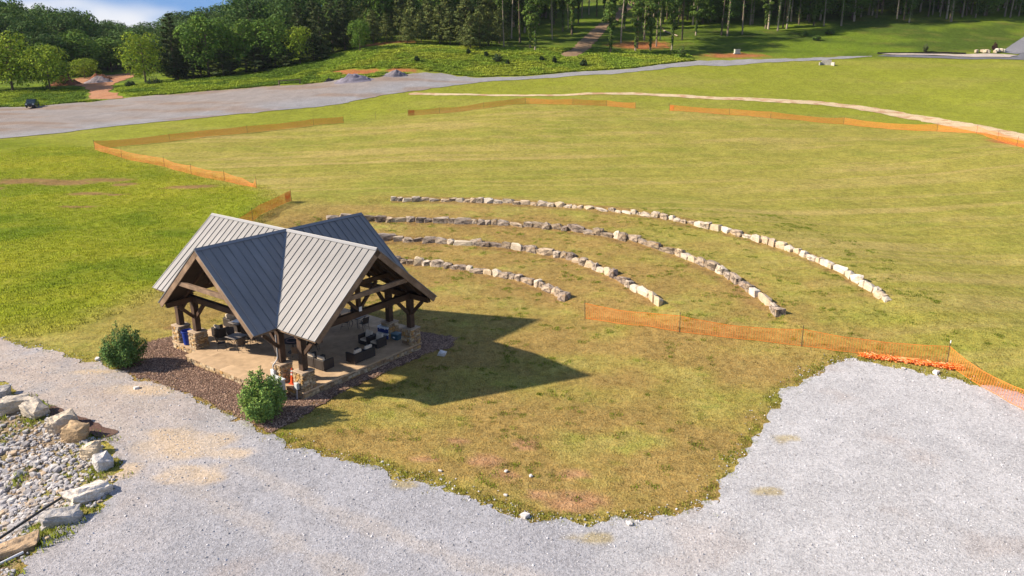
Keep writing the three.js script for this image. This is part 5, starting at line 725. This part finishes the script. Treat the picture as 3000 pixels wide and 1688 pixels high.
{
  const rnd = rng(77); let k = 0; const go = (kind, name, x, z, h, w, label, group, lean) => plant(kind, name, k++, x, z, h * (1), w, rnd() * 6.28, label, group, lean);
  // trees that stand out
  go('bright', 'maple_tree', -117.5, -160, 15.5, 13, 'large yellow-green tree at the left edge, biggest of the clump above the car'); go('bright', 'maple_tree', -106.8, -158.5, 12.3, 10, 'yellow-green tree on the right of the clump above the parked car'); go('bright', 'maple_tree', -126, -163, 14, 12, 'yellow-green tree cut by the left frame edge'); go('maple', 'maple_tree', -112, -166, 12, 9, 'mid-green tree at the back of the clump above the car');
  go('bright', 'maple_tree', -114.4, -189.8, 6.3, 7.6, 'low round yellow-green tree by the rubble heaps');
  go('bright', 'maple_tree', -85.8, -167.4, 13.6, 10.5, 'bright yellow-green tree at the left end of the middle clump by the dirt spur'); go('cedar', 'cedar_tree', -79.5, -172, 17, 8, 'dark brown-green cedar beside the bright yellow-green tree'); go('maple', 'maple_tree', -70, -171.5, 17.5, 11.5, 'tall rounded green tree in the middle clump, taller than its neighbours'); go('maple', 'maple_tree', -60.5, -174, 15, 10, 'green tree with yellowish top in the middle clump'); go('maple', 'maple_tree', -52, -173, 14.5, 9.5, 'green tree right of centre in the middle clump'); go('bright', 'maple_tree', -45, -173, 10.5, 8, 'low light-green tree in front of the dark cedars');
  go('oak', 'oak_tree', -64, -192, 21, 14, 'big dark oak rising behind the middle clump, left of two'); go('oak', 'oak_tree', -50, -192, 20, 13, 'big dark oak rising behind the middle clump, right of two'); go('oak', 'oak_tree', -76, -187, 15, 11, 'dark oak behind the tall cedar of the middle clump');
  [[-40, -177, 14, 'first'], [-43, -182, 16, 'second'], [-38.5, -185, 15, 'third'], [-36, -190, 14, 'fourth'], [-47, -181, 15, 'fifth'], [-34.5, -183, 11, 'sixth']].forEach(([x, z, h]) => go('cedar', 'cedar_tree', x, z, h, 7, 'dark cedar in the dense stand at the right end of the middle clump', 'cedars right of the middle clump'));
  [[-82, -177, 12], [-74, -176, 13], [-66, -177, 12], [-57, -179, 13], [-55, -172, 9], [-78, -170, 6], [-65.5, -170, 7], [-57, -171, 6], [-48.5, -171.5, 7], [-41, -172.5, 7], [-73.5, -169.5, 5]].forEach(([x, z, h]) => go('cedar', 'cedar_tree', x, z, h, 7.5, 'dark evergreen filling the gaps of the middle clump', 'evergreens inside the middle clump'));
  go('maple', 'maple_tree', -28.5, -174.2, 9.2, 6, 'lone dark green tree standing apart left of the pines');
  [[-27.1, -187.8, 9], [-22.7, -184.7, 8], [-16.3, -180.8, 8], [-12.6, -183.3, 8.5], [-7.2, -182.4, 10.5], [-4.1, -180.8, 10], [-1.4, -179.9, 9.5], [2.0, -174.5, 9.5], [4.4, -177.1, 11], [6.9, -179.6, 10.5], [9.8, -185.1, 10], [-31.3, -200.8, 12], [-26.6, -199.5, 11], [-20.7, -198.6, 12], [-11.1, -190.6, 12], [-6.2, -193.6, 12.5], [-0.2, -192.2, 13], [4.9, -192.9, 13], [8.5, -195.0, 12], [-16, -191, 11], [-33, -192, 10]].forEach(([x, z, h]) => go('pine', 'pine_tree', x, z, h, h * 0.62, 'olive green young pine in the stand above the weedy bank', 'young pines above the weedy bank'));
  // open wood on the right hillside
  const wood = [[40.6, -173.4], [45.4, -188.3], [49.3, -182.0], [52.8, -191.9], [52.3, -177.7], [55.2, -184.7], [58.8, -180.2], [64.3, -193.0], [69.7, -198.9], [77.5, -198.8], [79.1, -198.0], [84.2, -200.0], [93.5, -207.3], [96.3, -204.0], [99.1, -207.6], [99.8, -206.2], [109.0, -208.3], [111.8, -207.2], [116.9, -206.3], [127.9, -218.1], [138.3, -206.7], [148.4, -215.2], [152.1, -210.9], [160.9, -215.6], [162.1, -212.2], [172.0, -213.2], [108.9, -220.8], [76.9, -224.4], [62.6, -215.5], [40.3, -235.0], [42.5, -230.1], [37.3, -228.5], [49.1, -208.6], [91.1, -213.2], [136.8, -211.8], [140.3, -214.5], [132.3, -219.8], [22.3, -216.7], [26.5, -227.3], [25.8, -203.9], [29.4, -205.3], [13.3, -193.7], [15.8, -187.5], [48.0, -177.0], [35.2, -217.4], [23.8, -232.6], [11.2, -177.7]];
  wood.forEach(([x, z], i) => { const slim = i % 4 === 0 || i === 6 || i === 43, h = slim ? 13 + 4 * rnd() : 20 + 6 * rnd(); go(slim ? 'slim' : 'tall', 'forest_tree', x, z, h, slim ? 4 + rnd() : 8 + 3 * rnd(), x > 60 ? 'tall pale-trunked tree at the edge of the wood on the right hillside' : 'tall pale-trunked tree beside the dirt track on the hillside', x > 60 ? 'trees at the edge of the right hillside wood' : 'trees beside the dirt track', (rnd() - 0.5) * 0.08); });
  go('slim', 'forest_tree', 18.5, -177.1, 15, 4.5, 'leafy slender tree at the right end of the pines, left of two'); go('slim', 'forest_tree', 19.9, -174.2, 16, 5, 'leafy slender tree at the right end of the pines, right of two'); go('tall', 'forest_tree', 152.5, -209.5, 22, 8, 'leaning pale trunk at the wood edge near the top right', null, -0.16);
  // fill behind
  const clearOf = (x, z) => lineDist(trackLine, x, z) > 5.5 && polyDist(spurPoly, x, z) < -3;
  const fill = (x0, x1, z0, z1, step, keep, fn) => { for (let x = x0; x < x1; x += step) for (let z = z0; z > z1; z -= step) { const px = x + (rnd() - 0.5) * step * 0.9, pz = z + (rnd() - 0.5) * step * 0.9; if (clearOf(px, pz) && keep(px, pz)) fn(px, pz); } };
  fill(60, 215, -205, -264, 6.9, (x, z) => z < -205 - 4 * rnd() && rnd() < 0.92, (x, z) => go('tall', 'forest_tree', x, z, 18 + 8 * rnd(), 8 + 4 * rnd(), 'tall tree deep in the shaded wood on the right hillside', 'trees deep in the right hillside wood', (rnd() - 0.5) * 0.06));
  fill(72, 215, -216, -260, 11, () => true, (x, z) => go('maple', 'forest_tree', x, z, 7 + 5 * rnd(), 8 + 3 * rnd(), 'leafy understorey tree in the shaded wood on the right hillside', 'understorey of the right hillside wood'));
  fill(12, 62, -182, -250, 8.4, (x, z) => z < -184 && rnd() < 0.75 && (x > 20 || z < -190), (x, z) => go(rnd() < 0.45 ? 'slim' : 'tall', 'forest_tree', x, z, 15 + 7 * rnd(), 5 + 3 * rnd(), 'slender tree scattered in the open wood above the dirt track', 'open wood above the dirt track', (rnd() - 0.5) * 0.08));
  fill(-40, 30, -203, -252, 8.5, (x, z) => x < 14 || z < -226, (x, z) => go(rnd() < 0.7 ? 'maple' : 'oak', 'forest_tree', x, z, 15 + 6 * rnd(), 9 + 3 * rnd(), 'broadleaf tree in the wood behind the young pines', 'wood behind the young pines'));
  fill(-215, -52, -196, -262, 9.6, (x, z) => !(x > -122 && x < -92 && z > -207) && (x > -80 ? z < -200 : true), (x, z) => go(rnd() < 0.75 ? 'oak' : 'maple', 'oak_tree', x, z, interp(x, [-160, -140, -124, -96, -70], [21, 16, 10, 9, 11]) + 4.5 * rnd(), 11 + 3 * rnd(), 'dark green oak in the dense wood on the left hillside', 'oaks of the left hillside wood'));
  fill(-330, -20, -330, -430, 19, () => rnd() < 0.9, (x, z) => go('far', 'distant_tree', x, z, 10 + 5 * rnd(), 13 + 4 * rnd(), 'hazy tree in the far wood along the skyline', 'far wood along the skyline'));
  // shrubs on the bank and verge
  const sh = [[-11.1, -159.4, 1.7, 1.5], [9.8, -162.0, 2.7, 3.0], [12.3, -159.6, 1.4, 1.2], [1.8, -168.0, 1.6, 1.3], [6.6, -166.3, 1.6, 1.3], [21.3, -163.7, 1.3, 1.2], [24.6, -161.6, 2.0, 1.2], [31.9, -158.5, 2.1, 2.1], [59.5, -170.2, 3.2, 2.4], [103.9, -191.5, 1.6, 2.4], [102.0, -196.5, 1.5, 2.4], [110.0, -196.9, 1.7, 3], [-80.5, -160.5, 2.0, 4.5], [-86, -159, 1.6, 3]];
  const sl = ['small dark conifer on the weedy bank, left end', 'largest dark shrub on the weedy bank', 'small shrub just right of the largest bank shrub', 'small shrub on the bank near the pine stand', 'small shrub on the upper bank left of the largest', 'small green shrub midway along the bank', 'slim dark sapling on the right half of the bank', 'rounded dark conifer at the right end of the bank', 'leafy light-green sapling where the bank meets the road', 'low shrub on the right hillside slope, lowest', 'low shrub on the right hillside slope, left', 'low shrub on the right hillside slope, right', 'dark low bush beneath the bright tree by the dirt spur', 'dark low bush at the corner of the dirt spur'];
  sh.forEach(([x, z, h, w], i) => shrub(sl[i], x, z, h, w, 600 + i, 420, 0.34, i === 8 ? [0.10, 0.18, 0.03] : i > 8 && i < 12 ? [0.07, 0.13, 0.025] : [0.030, 0.060, 0.020], 'bank_shrub'));
}
// ------------------------------------------------------------ far features: car, heaps, barrier, culvert, lot at the right
function heap(name, label, x, z, rx, rz, h, colour, seed, m = M.earth, turn = 0) {
  const n = 26, g = new THREE.CylinderGeometry(0.02, 1, 1, 36, n, true), p = g.attributes.position, col = [], uv = [];
  for (let i = 0; i < p.count; i++) { const a = Math.atan2(p.getZ(i), p.getX(i)), f = 0.5 - p.getY(i), r = f * (1 + 0.35 * (fbm(Math.cos(a) * 1.5 + seed, Math.sin(a) * 1.5, 3) - 0.5)), X = Math.cos(a) * r * rx, Z = Math.sin(a) * r * rz, c = Math.cos(turn), s = Math.sin(turn), wx = X * c - Z * s, wz = X * s + Z * c; const y = h * (1 - f * f * (3 - 2 * f)) * (0.45 + 1.05 * fbm(wx * 0.55 + seed, wz * 0.55, 3)) + (fbm(wx * 2.4, wz * 2.4 + seed, 2) - 0.5) * h * 0.38 * (1 - f * 0.5) - 0.06 * f; p.setXYZ(i, wx, y + hAt(x + wx, z + wz) - hAt(x, z), wz); const v = 0.7 + 0.6 * fbm(wx * 3 + 7, wz * 3, 2); col.push(colour[0] * v, colour[1] * v, colour[2] * v); uv.push(wx * 1.3, wz * 1.3); }
  g.setAttribute('color', new THREE.Float32BufferAttribute(col, 3)); g.setAttribute('uv', new THREE.Float32BufferAttribute(uv, 2)); g.computeVertexNormals(); const o = single(name, g, m, label, 'heap'); o.position.set(x, hAt(x, z), z); return o;
}
{
  heap('crushed_stone_heap', 'long heap of blue-grey crushed stone at the far end of the gravel road', -24.5, -143.5, 5.8, 3.2, 2.0, [0.19, 0.18, 0.215], 3, M.gravel, -0.1); heap('gravel_heap', 'smaller grey gravel heap right of the crushed stone heap', -15.2, -147.8, 3.8, 2.2, 1.5, [0.17, 0.16, 0.175], 8, M.gravel); heap('dark_heap', 'low black heap left of the crushed stone heap', -31.2, -146.6, 1.6, 1.0, 0.9, [0.022, 0.024, 0.028], 5);
  heap('rubble_heap', 'grey rubble heap beside the dirt spur on the left', -101.5, -172.5, 5.0, 2.4, 1.5, [0.21, 0.185, 0.19], 11, M.gravel); heap('soil_heap', 'long red-brown soil heap left of the grey rubble by the spur', -109, -170.5, 5.5, 2.4, 2.3, [0.17, 0.075, 0.042], 14); heap('soil_heap', 'red-brown soil heap behind the grey rubble', -105, -181, 5, 2.4, 2.0, [0.19, 0.085, 0.046], 15);
  const wb = thing('log_barrier', 'low wooden rail barrier at the road edge before the dark trees', 'barrier', -41, 0, -146.9, 0.1), wm = std([0.16, 0.12, 0.08], 0.9); for (const s of [-2.5, 2.5]) part(wb, 'post', cyl(0.14, 0.16, 1.5, 10), wm, s, hAt(-41 + s, -146.9 - s * 0.1) + 0.45, 0); part(wb, 'rail', beam(V3(-2.7, hAt(-43.5, -146.7) + 1.1, 0.02), V3(2.7, hAt(-38.5, -147.1) + 1.1, 0.02), 0.16, 0.2), wm);
  // dark utility vehicle on the left edge of the road
  const car = thing('parked_car', 'dark green-black pickup parked at the left edge of the gravel road', 'car', -96.6, hAt(-96.6, -133.4) + 0.09, -133.4, 0.35); const paint = std([0.012, 0.028, 0.030], 0.25), glass = std([0.03, 0.045, 0.055], 0.08), tyre = std([0.015, 0.015, 0.016], 0.9), lampM = std([0.7, 0.7, 0.66], 0.2);
  const prof = new THREE.Shape([[-2.5, 0.38], [2.45, 0.38], [2.55, 0.6], [2.5, 0.98], [1.35, 1.12], [1.2, 1.12], [0.55, 1.78], [-0.75, 1.8], [-1.0, 1.16], [-2.52, 1.14]].map(a => new THREE.Vector2(...a))), bg = new THREE.ExtrudeGeometry(prof, { depth: 1.78, bevelEnabled: true, bevelSize: 0.05, bevelThickness: 0.05, bevelSegments: 2 }); bg.translate(0, 0, -0.89); bg.rotateY(-Math.PI / 2); part(car, 'body', bg, paint);
  const ws = bx(1.5, 0.82, 0.03); ws.rotateX(-0.78); part(car, 'windscreen', ws, glass, 0, 1.46, 0.93); for (const s of [-1, 1]) { part(car, 'side_window', bx(0.02, 0.42, 1.15), glass, s * 0.945, 1.45, -0.15); for (const zz of [-1.55, 1.55]) { const w = cyl(0.38, 0.38, 0.26, 20); w.rotateZ(Math.PI / 2); const wh = part(car, 'wheel', w, tyre, s * 0.86, 0.38, zz); const rm = cyl(0.2, 0.2, 0.02, 14); rm.rotateZ(Math.PI / 2); part(wh, 'rim', rm, M.boxGrey, s * 0.135, 0, 0); } part(car, 'headlight', rbx(0.34, 0.2, 0.06, 0.02), lampM, s * 0.68, 0.86, 2.555); part(car, 'wing_mirror', rbx(0.2, 0.14, 0.1, 0.03), paint, s * 1.05, 1.2, 0.75); } part(car, 'grille', bx(0.86, 0.24, 0.04), std([0.03, 0.03, 0.03], 0.5), 0, 0.82, 2.57); part(car, 'bumper', rbx(1.86, 0.2, 0.12, 0.04), M.darkMetal, 0, 0.52, 2.6);
  // culvert, utility box, log on the hillside
  const conc = std([0.60, 0.58, 0.53], 0.9, { map: T_concrete }), cv = thing('culvert_headwall', 'pale concrete culvert headwall with dark round mouth in the far field', 'culvert', 95.4, hAt(95.4, -160.7) - 0.25, -160.7, -0.25); const ws2 = new THREE.Shape([[-1.5, 0], [1.5, 0], [1.15, 1.5], [-1.15, 1.5]].map(a => new THREE.Vector2(...a))), hole = new THREE.Path(); hole.absarc(0, 0.68, 0.58, 0, 6.283, true); ws2.holes.push(hole); part(cv, 'headwall', new THREE.ExtrudeGeometry(ws2, { depth: 0.25, bevelEnabled: false }), conc); const pg = new THREE.CylinderGeometry(0.57, 0.57, 2, 24, 1, true); pg.rotateX(Math.PI / 2); part(cv, 'pipe', pg, std([0.05, 0.05, 0.05], 0.9, { side: THREE.DoubleSide }), 0, 0.68, -0.98); for (const s of [-1, 1]) { const g = bx(0.22, 1.0, 1.3); g.rotateY(s * 0.5); part(cv, 'wing_wall', g, conc, s * 1.55, 0.42, 0.75); }
  const ub = thing('utility_box', 'pale green transformer box on the red soil mound across the road', 'utility box', 76.3, hAt(76.3, -176.2), -176.2, 0.1); part(ub, 'pad', bx(1.9, 0.2, 1.3), conc, 0, 0.08, 0); part(ub, 'housing', rbx(1.5, 1.0, 0.95, 0.05), std([0.40, 0.44, 0.36], 0.6), 0, 0.68, 0); part(ub, 'lid', rbx(1.56, 0.08, 1.0, 0.02), std([0.5, 0.53, 0.45], 0.6), 0, 1.22, 0);
  const lp = [[60.8, -203.5], [62, -200], [63.6, -196.2]].map(([x, z]) => V3(x, hAt(x, z) + 0.35, z)); const lg = thing('fallen_log', 'pale fallen log lying on the slope under the trees', 'log', 0, 0, 0); part(lg, 'stem', trunkGeo(lp, 0.28, 0.16), M.barkPale); part(lg, 'root_end', trunkGeo([lp[0], lp[0].clone().add(V3(-0.5, 0.9, -0.4)), lp[0].clone().add(V3(-0.9, 1.3, -0.2))], 0.16, 0.03), M.bark);
  // entrance at the far right: asphalt, pavement with kerb, rockery, low wall
  const asphPoly = [[112, -172.4], [124.7, -168.3], [147.2, -162.2], [190, -156], [190, -170], [161.5, -184.8], [157, -176.5], [150.8, -169.8], [134.2, -169.3], [122, -172.4]];
  sheet('asphalt_road', (x, z) => polyDist(asphPoly, x, z), (x, z) => { const v = 0.85 + 0.3 * fbm(x, z, 2); return [0.145 * v, 0.15 * v, 0.165 * v]; }, 108, 192, -188, -152, 0.7, 0.10, M.gravel);
  const rampPoly = [[148.3, -173.5], [161.5, -186.5], [172, -196], [176, -190], [160, -175.5], [151.5, -171.2]]; sheet('ramp_road', (x, z) => polyDist(rampPoly, x, z), () => [0.20, 0.205, 0.22], 146, 178, -198, -169, 0.6, 0.14, M.gravel);
  const walkPoly = [[114.9, -173.4], [121.6, -172.0], [128.7, -171.2], [134.0, -168.9], [146.0, -166.0], [150.6, -169.6], [142.7, -171.9], [135.2, -171.2], [128, -172.8], [118, -174.2]]; sheet('pavement', (x, z) => polyDist(walkPoly, x, z), (x, z) => { const v = 0.9 + 0.2 * fbm(x * 2, z * 2, 2); return [0.42 * v, 0.37 * v, 0.31 * v]; }, 112, 153, -176, -164, 0.35, 0.22, M.gravel);
  const wl = [[114.8, -174.6], [121, -174.0], [127.1, -173.8], [133, -173.0], [138.0, -172.2]]; const lw = thing('edging_wall', 'low dark timber edging wall along the far pavement', 'wall', 0, 0, 0), dk = std([0.055, 0.045, 0.038], 0.9, { map: T_woodGrain }); for (let i = 0; i + 1 < wl.length; i++) part(lw, 'timber', beam(V3(wl[i][0], hAt(...wl[i]) + 0.18, wl[i][1]), V3(wl[i + 1][0] - 0.05, hAt(...wl[i + 1]) + 0.18, wl[i + 1][1]), 0.25, 0.55), dk);
  const rnd = rng(31), rg = [0, 1, 2, 3].map(i => hull(1300 + i, 1, 1, 1, 0.65, 7)); for (let i = 0; i < 16; i++) { const f = rnd(), x = 141 + 8 * f + (rnd() - 0.5), z = -172.6 - 1.4 * rnd(), s = 0.5 + 0.6 * rnd(), m = single('rockery_stone', rg[i % 4], palePal[i % 5], 'pale boulder in the rockery at the far right entrance', 'boulder', 'rockery at the far right entrance'); m.position.set(x, hAt(x, z) + (i % 4 === 0 ? 0.3 : 0.08), z); m.scale.set(s * 1.2, s * 0.8, s); m.rotation.y = rnd() * 6; }
  shrub('dark red ornamental shrub in the rockery at the far right', 147.9, -176.0, 2.3, 1.4, 661, 420, 0.3, [0.05, 0.022, 0.022], 'ornamental_shrub'); shrub('thin young tree on the lawn by the far pavement', 128.6, -175.8, 2.6, 1.5, 662, 260, 0.28, [0.08, 0.12, 0.04], 'young_tree'); shrub('green ornamental shrub beside the ramp at the right edge', 159.5, -177.2, 2.6, 2.2, 663, 480, 0.32, [0.04, 0.075, 0.03], 'ornamental_shrub');
}
// ------------------------------------------------------------ growing cover too fine to count: grass, weeds
function tuftGeo(seed, blades, h, spread, width) { const rnd = rng(seed), b = bag(); for (let i = 0; i < blades; i++) { const a = rnd() * 6.283, r = Math.sqrt(rnd()) * spread, x = Math.cos(a) * r, z = Math.sin(a) * r, hh = h * (0.55 + 0.6 * rnd()), lx = (rnd() - 0.5) * hh * 0.9, lz = (rnd() - 0.5) * hh * 0.9, w = width * (0.7 + 0.6 * rnd()), c = rnd() * 6.283, cx = Math.cos(c) * w, cz = Math.sin(c) * w, v = 0.8 + 0.4 * rnd(); const A = [x - cx, 0, z - cz], B = [x + cx, 0, z + cz], C = [x + lx, hh, z + lz]; const ux = B[0] - A[0], uz = B[2] - A[2], vx = C[0] - A[0], vy = C[1], vz = C[2] - A[2]; let n = [-uz * vy, uz * vx - ux * vz, ux * vy]; const l = Math.hypot(...n) || 1; for (const P of [A, B, C]) { b.p.push(...P); b.n.push(0, 1, 0); b.c.push(v, v, v); } } return bagGeo(b); }
M.blade = new THREE.MeshPhysicalMaterial({ color: rgb(1, 1, 1), roughness: 1, specularIntensity: 0.1, vertexColors: true, side: THREE.DoubleSide, transmission: 0.3, thickness: 0 });
function weedGeo(seed, n, h, spread) { const rnd = rng(seed), b = bag(); for (let i = 0; i < n; i++) { const a = rnd() * 6.283, r = Math.sqrt(rnd()) * spread, y = h * (0.15 + 0.85 * rnd()) * (1 - 0.5 * r / spread), v = 0.85 + 0.3 * rnd(); leafQuad(b, Math.cos(a) * r, y, Math.sin(a) * r, 0.18 + 0.16 * rnd(), rnd, Math.cos(a) * 0.25, 1, Math.sin(a) * 0.25, [v, v, v * 0.9], 0.5); } return bagGeo(b); }
function sward(name, label, geo, n, pick, seed, colourOf, size) {
  const rnd = rng(seed), list = []; for (let i = 0; i < n * 4 && list.length < n; i++) { const p = pick(rnd); if (p) list.push(p); }
  const m = new THREE.InstancedMesh(geo, M.blade, list.length), d = new THREE.Object3D(), c = new THREE.Color(); list.forEach(([x, z], i) => { const s = size * (0.6 + 0.8 * rnd()); d.position.set(x, hAt(x, z) - 0.02, z); d.rotation.y = rnd() * 6.28; d.scale.set(s, s * (0.7 + 0.6 * rnd()), s); d.updateMatrix(); m.setMatrixAt(i, d.matrix); const q = colourOf(x, z, rnd); m.setColorAt(i, c.setRGB(q[0], q[1], q[2])); });
  m.name = numbered(name); m.userData = { kind: 'stuff', label, category: 'grass' }; m.castShadow = m.receiveShadow = true; scene.add(m); return m;
}
const isGravel = (x, z) => polyDist(gravelPoly, x, z) > 0.15 && polyDist(ripPoly, x, z) < 0;
const onPav = (x, z) => polyDist(mulchPoly, x, z) > -0.1;
{
  const g1 = tuftGeo(1, 14, 0.055, 0.16, 0.014), g2 = tuftGeo(2, 18, 0.12, 0.22, 0.02), g3 = weedGeo(3, 34, 0.34, 0.7);
  const gc = (k) => (x, z, rnd) => { const c = groundColour(x, z), v = k * (0.8 + 0.4 * rnd()); return [c[0] * v, c[1] * v * 1.03, c[2] * v]; };
  sward('lawn_grass', 'short dry and green blades of the mown lawn', g1, 26000, r => { const x = -14 + 58 * r(), z = 19 - 48 * Math.pow(r(), 1.2); if (onPav(x, z) || isGravel(x, z) || ditchDist(x, z) > 0) return null; return [x, z]; }, 21, gc(2.1), 1.0);
  sward('field_grass', 'long lush grass of the unmown left field', g2, 30000, r => { const x = -62 + 52 * r(), z = 2 - 76 * Math.pow(r(), 1.3); if (polyDist(leftPoly, x, z) < -1.5 || isGravel(x, z) || spotWeight(bareSpots, x, z, 0.5) > 0.3) return null; return [x, z]; }, 22, gc(2.1), 1.0);
  sward('bank_weeds', 'tall green weeds covering the bank below the pines', g3, 15000, r => { const x = -36 + 98 * r(), far = interp(x, lotFar.map(p => p[0]), lotFar.map(p => p[1])), z = far - 1.5 - (170 + far + 7) * r(); if (spotWeight(redSpots, x, z, 0.5) > 0.2 || lineDist(trackLine, x, z) < 3) return null; return [x, z]; }, 23, (x, z, r) => { const n = fbm(x * 0.2, z * 0.2, 3), v = 0.7 + 0.6 * r(); return mix3([0.23 * v, 0.33 * v, 0.04 * v], [0.34 * v, 0.40 * v, 0.05 * v], sstep(0.4, 0.65, n)); }, 1.0);
  sward('verge_weeds', 'tall weeds along the verge before the left trees', g3, 14000, r => { const x = -140 + 105 * r(), far = interp(x, lotFar.map(p => p[0]), lotFar.map(p => p[1])), z = far - 1.2 - 24 * r(); if (polyDist(spurPoly, x, z) > -1.5 || (Math.abs(x + 41) < 3.4 && z > -149.5)) return null; return [x, z]; }, 24, (x, z, r) => { const n = fbm(x * 0.15, z * 0.2, 3), v = 0.7 + 0.6 * r(); return mix3([0.12 * v, 0.20 * v, 0.025 * v], [0.25 * v, 0.33 * v, 0.035 * v], sstep(0.45, 0.62, n)); }, 1.0);
  sward('edge_grass', 'ragged grass tufts along the gravel edge and ditch', g2, 1500, r => { const k = Math.floor(r() * (hRoadEdge.length - 1)), t = r(), a = hRoadEdge[k], b = hRoadEdge[k + 1], x = lerp(a[0], b[0], t) + (r() - 0.5) * 1.4, z = lerp(a[1], b[1], t) + (r() - 0.5) * 1.4; if (onPav(x, z)) return null; const d = polyDist(gravelPoly, x, z); return d < 0.15 - 0.3 * r() || r() < 0.03 ? [x, z] : null; }, 25, (x, z, r) => { const v = 0.8 + 0.4 * r(); return r() < 0.5 ? [0.48 * v, 0.43 * v, 0.10 * v] : [0.36 * v, 0.40 * v, 0.06 * v]; }, 0.75);
  sward('ditch_weeds', 'green weeds growing between the ditch stones', g2, 800, r => { const x = -18 + 15 * r(), z = 4 + 20 * r(), d = ditchDist(x, z); if (d < -0.5 || d > 8) return null; return fbm(x * 0.45 + 3, z * 0.45, 3) > 0.63 || (d < 0.3 && fbm(x * 0.8, z * 0.8, 2) > 0.55) ? [x, z] : null; }, 26, (x, z, r) => { const v = 0.8 + 0.5 * r(); return [0.22 * v, 0.27 * v, 0.04 * v]; }, 1.4);
  sward('clover_tufts', 'fresh green weed tufts dotted over the dry lawn', g2, 9000, r => { const x = -8 + 52 * r(), z = 17 - 48 * r(); if (onPav(x, z) || isGravel(x, z)) return null; return fbm(x * 0.9 - 11, z * 1.2 + 23, 3) > 0.665 ? [x, z] : null; }, 27, (x, z, r) => { const v = 0.8 + 0.4 * r(); return [0.24 * v, 0.32 * v, 0.03 * v]; }, 0.8);
  // loose crushed stone on the gravel and bark chips on the mulch
  const scatter = (name, label, cat, geo, mat, n, seed, pick, size, tint, lift) => { const rnd = rng(seed), L = []; for (let i = 0; i < n * 5 && L.length < n; i++) { const p = pick(rnd); if (p) L.push(p); } const m = new THREE.InstancedMesh(geo, mat, L.length), d = new THREE.Object3D(), c = new THREE.Color(); L.forEach(([x, z], i) => { const s = size * (0.5 + rnd() + (rnd() < 0.06 ? 1 : 0)); d.position.set(x, hAt(x, z) + lift, z); d.rotation.set(rnd() * 0.8, rnd() * 6.28, rnd() * 0.8); d.scale.set(s, s * 0.7, s); d.updateMatrix(); m.setMatrixAt(i, d.matrix); const q = tint(rnd); m.setColorAt(i, c.setRGB(...q)); }); m.name = name; m.userData = { kind: 'stuff', label, category: cat }; m.castShadow = m.receiveShadow = true; scene.add(m); };
  const pebble = hull(1500, 1, 0.8, 1, 0.55, 4), chip = new THREE.BoxGeometry(1, 0.25, 0.38);
  scatter('loose_gravel', 'loose crushed stone on the gravel lot and road', 'gravel', pebble, matte([1, 1, 1]), 34000, 41, r => { const x = -18 + 64 * r(), z = 30 - 34 * r(); return isGravel(x, z) ? [x, z] : null; }, 0.036, r => { const v = 0.20 + 0.42 * r(); return [v, v * 1.0, v * 1.03]; }, 0.02);
  scatter('stray_gravel', 'stray stones spilled from the gravel into the lawn edge', 'gravel', pebble, matte([1, 1, 1]), 1500, 42, r => { const k = Math.floor(r() * (hRoadEdge.length - 1)), t = r(), a = hRoadEdge[k], b = hRoadEdge[k + 1], q = (r() + r() - 1) * 1.1; return [lerp(a[0], b[0], t) + q, lerp(a[1], b[1], t) - Math.abs(q) * 0.7 + 0.3 * r()]; }, 0.04, r => { const v = 0.28 + 0.35 * r(); return [v, v, v * 1.03]; }, 0.02);
  scatter('bark_chips', 'brown bark chips of the mulch bed', 'mulch', chip, matte([1, 1, 1]), 24000, 43, r => { const x = -11 + 22 * r(), z = -5 + 17 * r(); const u = x * Math.cos(YAW) + z * Math.sin(YAW), v = -x * Math.sin(YAW) + z * Math.cos(YAW); if (Math.abs(u) < 6.4 && Math.abs(v) < 4.6) return null; if (Math.abs(u) < 3.6 && Math.abs(v) < 5.45) return null; return polyDist(mulchPoly, x, z) > -0.15 + 0.3 * r() ? [x, z] : null; }, 0.06, r => { const v = 0.09 + 0.30 * r(); return [v * 1.22, v * 0.84, v * 0.62]; }, 0.055);
}
// number the trees of a stand from left to right as seen from the open field
{
  const word = n => n + (n % 100 > 10 && n % 100 < 14 ? 'th' : ['th', 'st', 'nd', 'rd', 'th', 'th', 'th', 'th', 'th', 'th'][n % 10]);
  const stands = { 'young pines above the weedy bank': 'olive young pine above the weedy bank, ', 'trees beside the dirt track': 'tall pale-trunked tree beside the dirt track, ', 'trees at the edge of the right hillside wood': 'pale-trunked tree at the right wood edge, ', 'cedars right of the middle clump': 'dark cedar at the right end of the middle clump, ', 'evergreens inside the middle clump': 'dark evergreen inside the middle clump, ' };
  for (const [g, text] of Object.entries(stands)) { const L = scene.children.filter(o => o.userData.group === g); L.sort((a, b) => (a.position.x - CAM.x) / (CAM.z - a.position.z) - (b.position.x - CAM.x) / (CAM.z - b.position.z)); L.forEach((o, i) => { o.userData.label = text + word(i + 1) + ' from the left'; }); }
}
// light summer haze over the far woods
scene.fog = new THREE.FogExp2(new THREE.Color(0.72, 0.80, 0.92), 0.00005);
renderer.render(scene, camera);
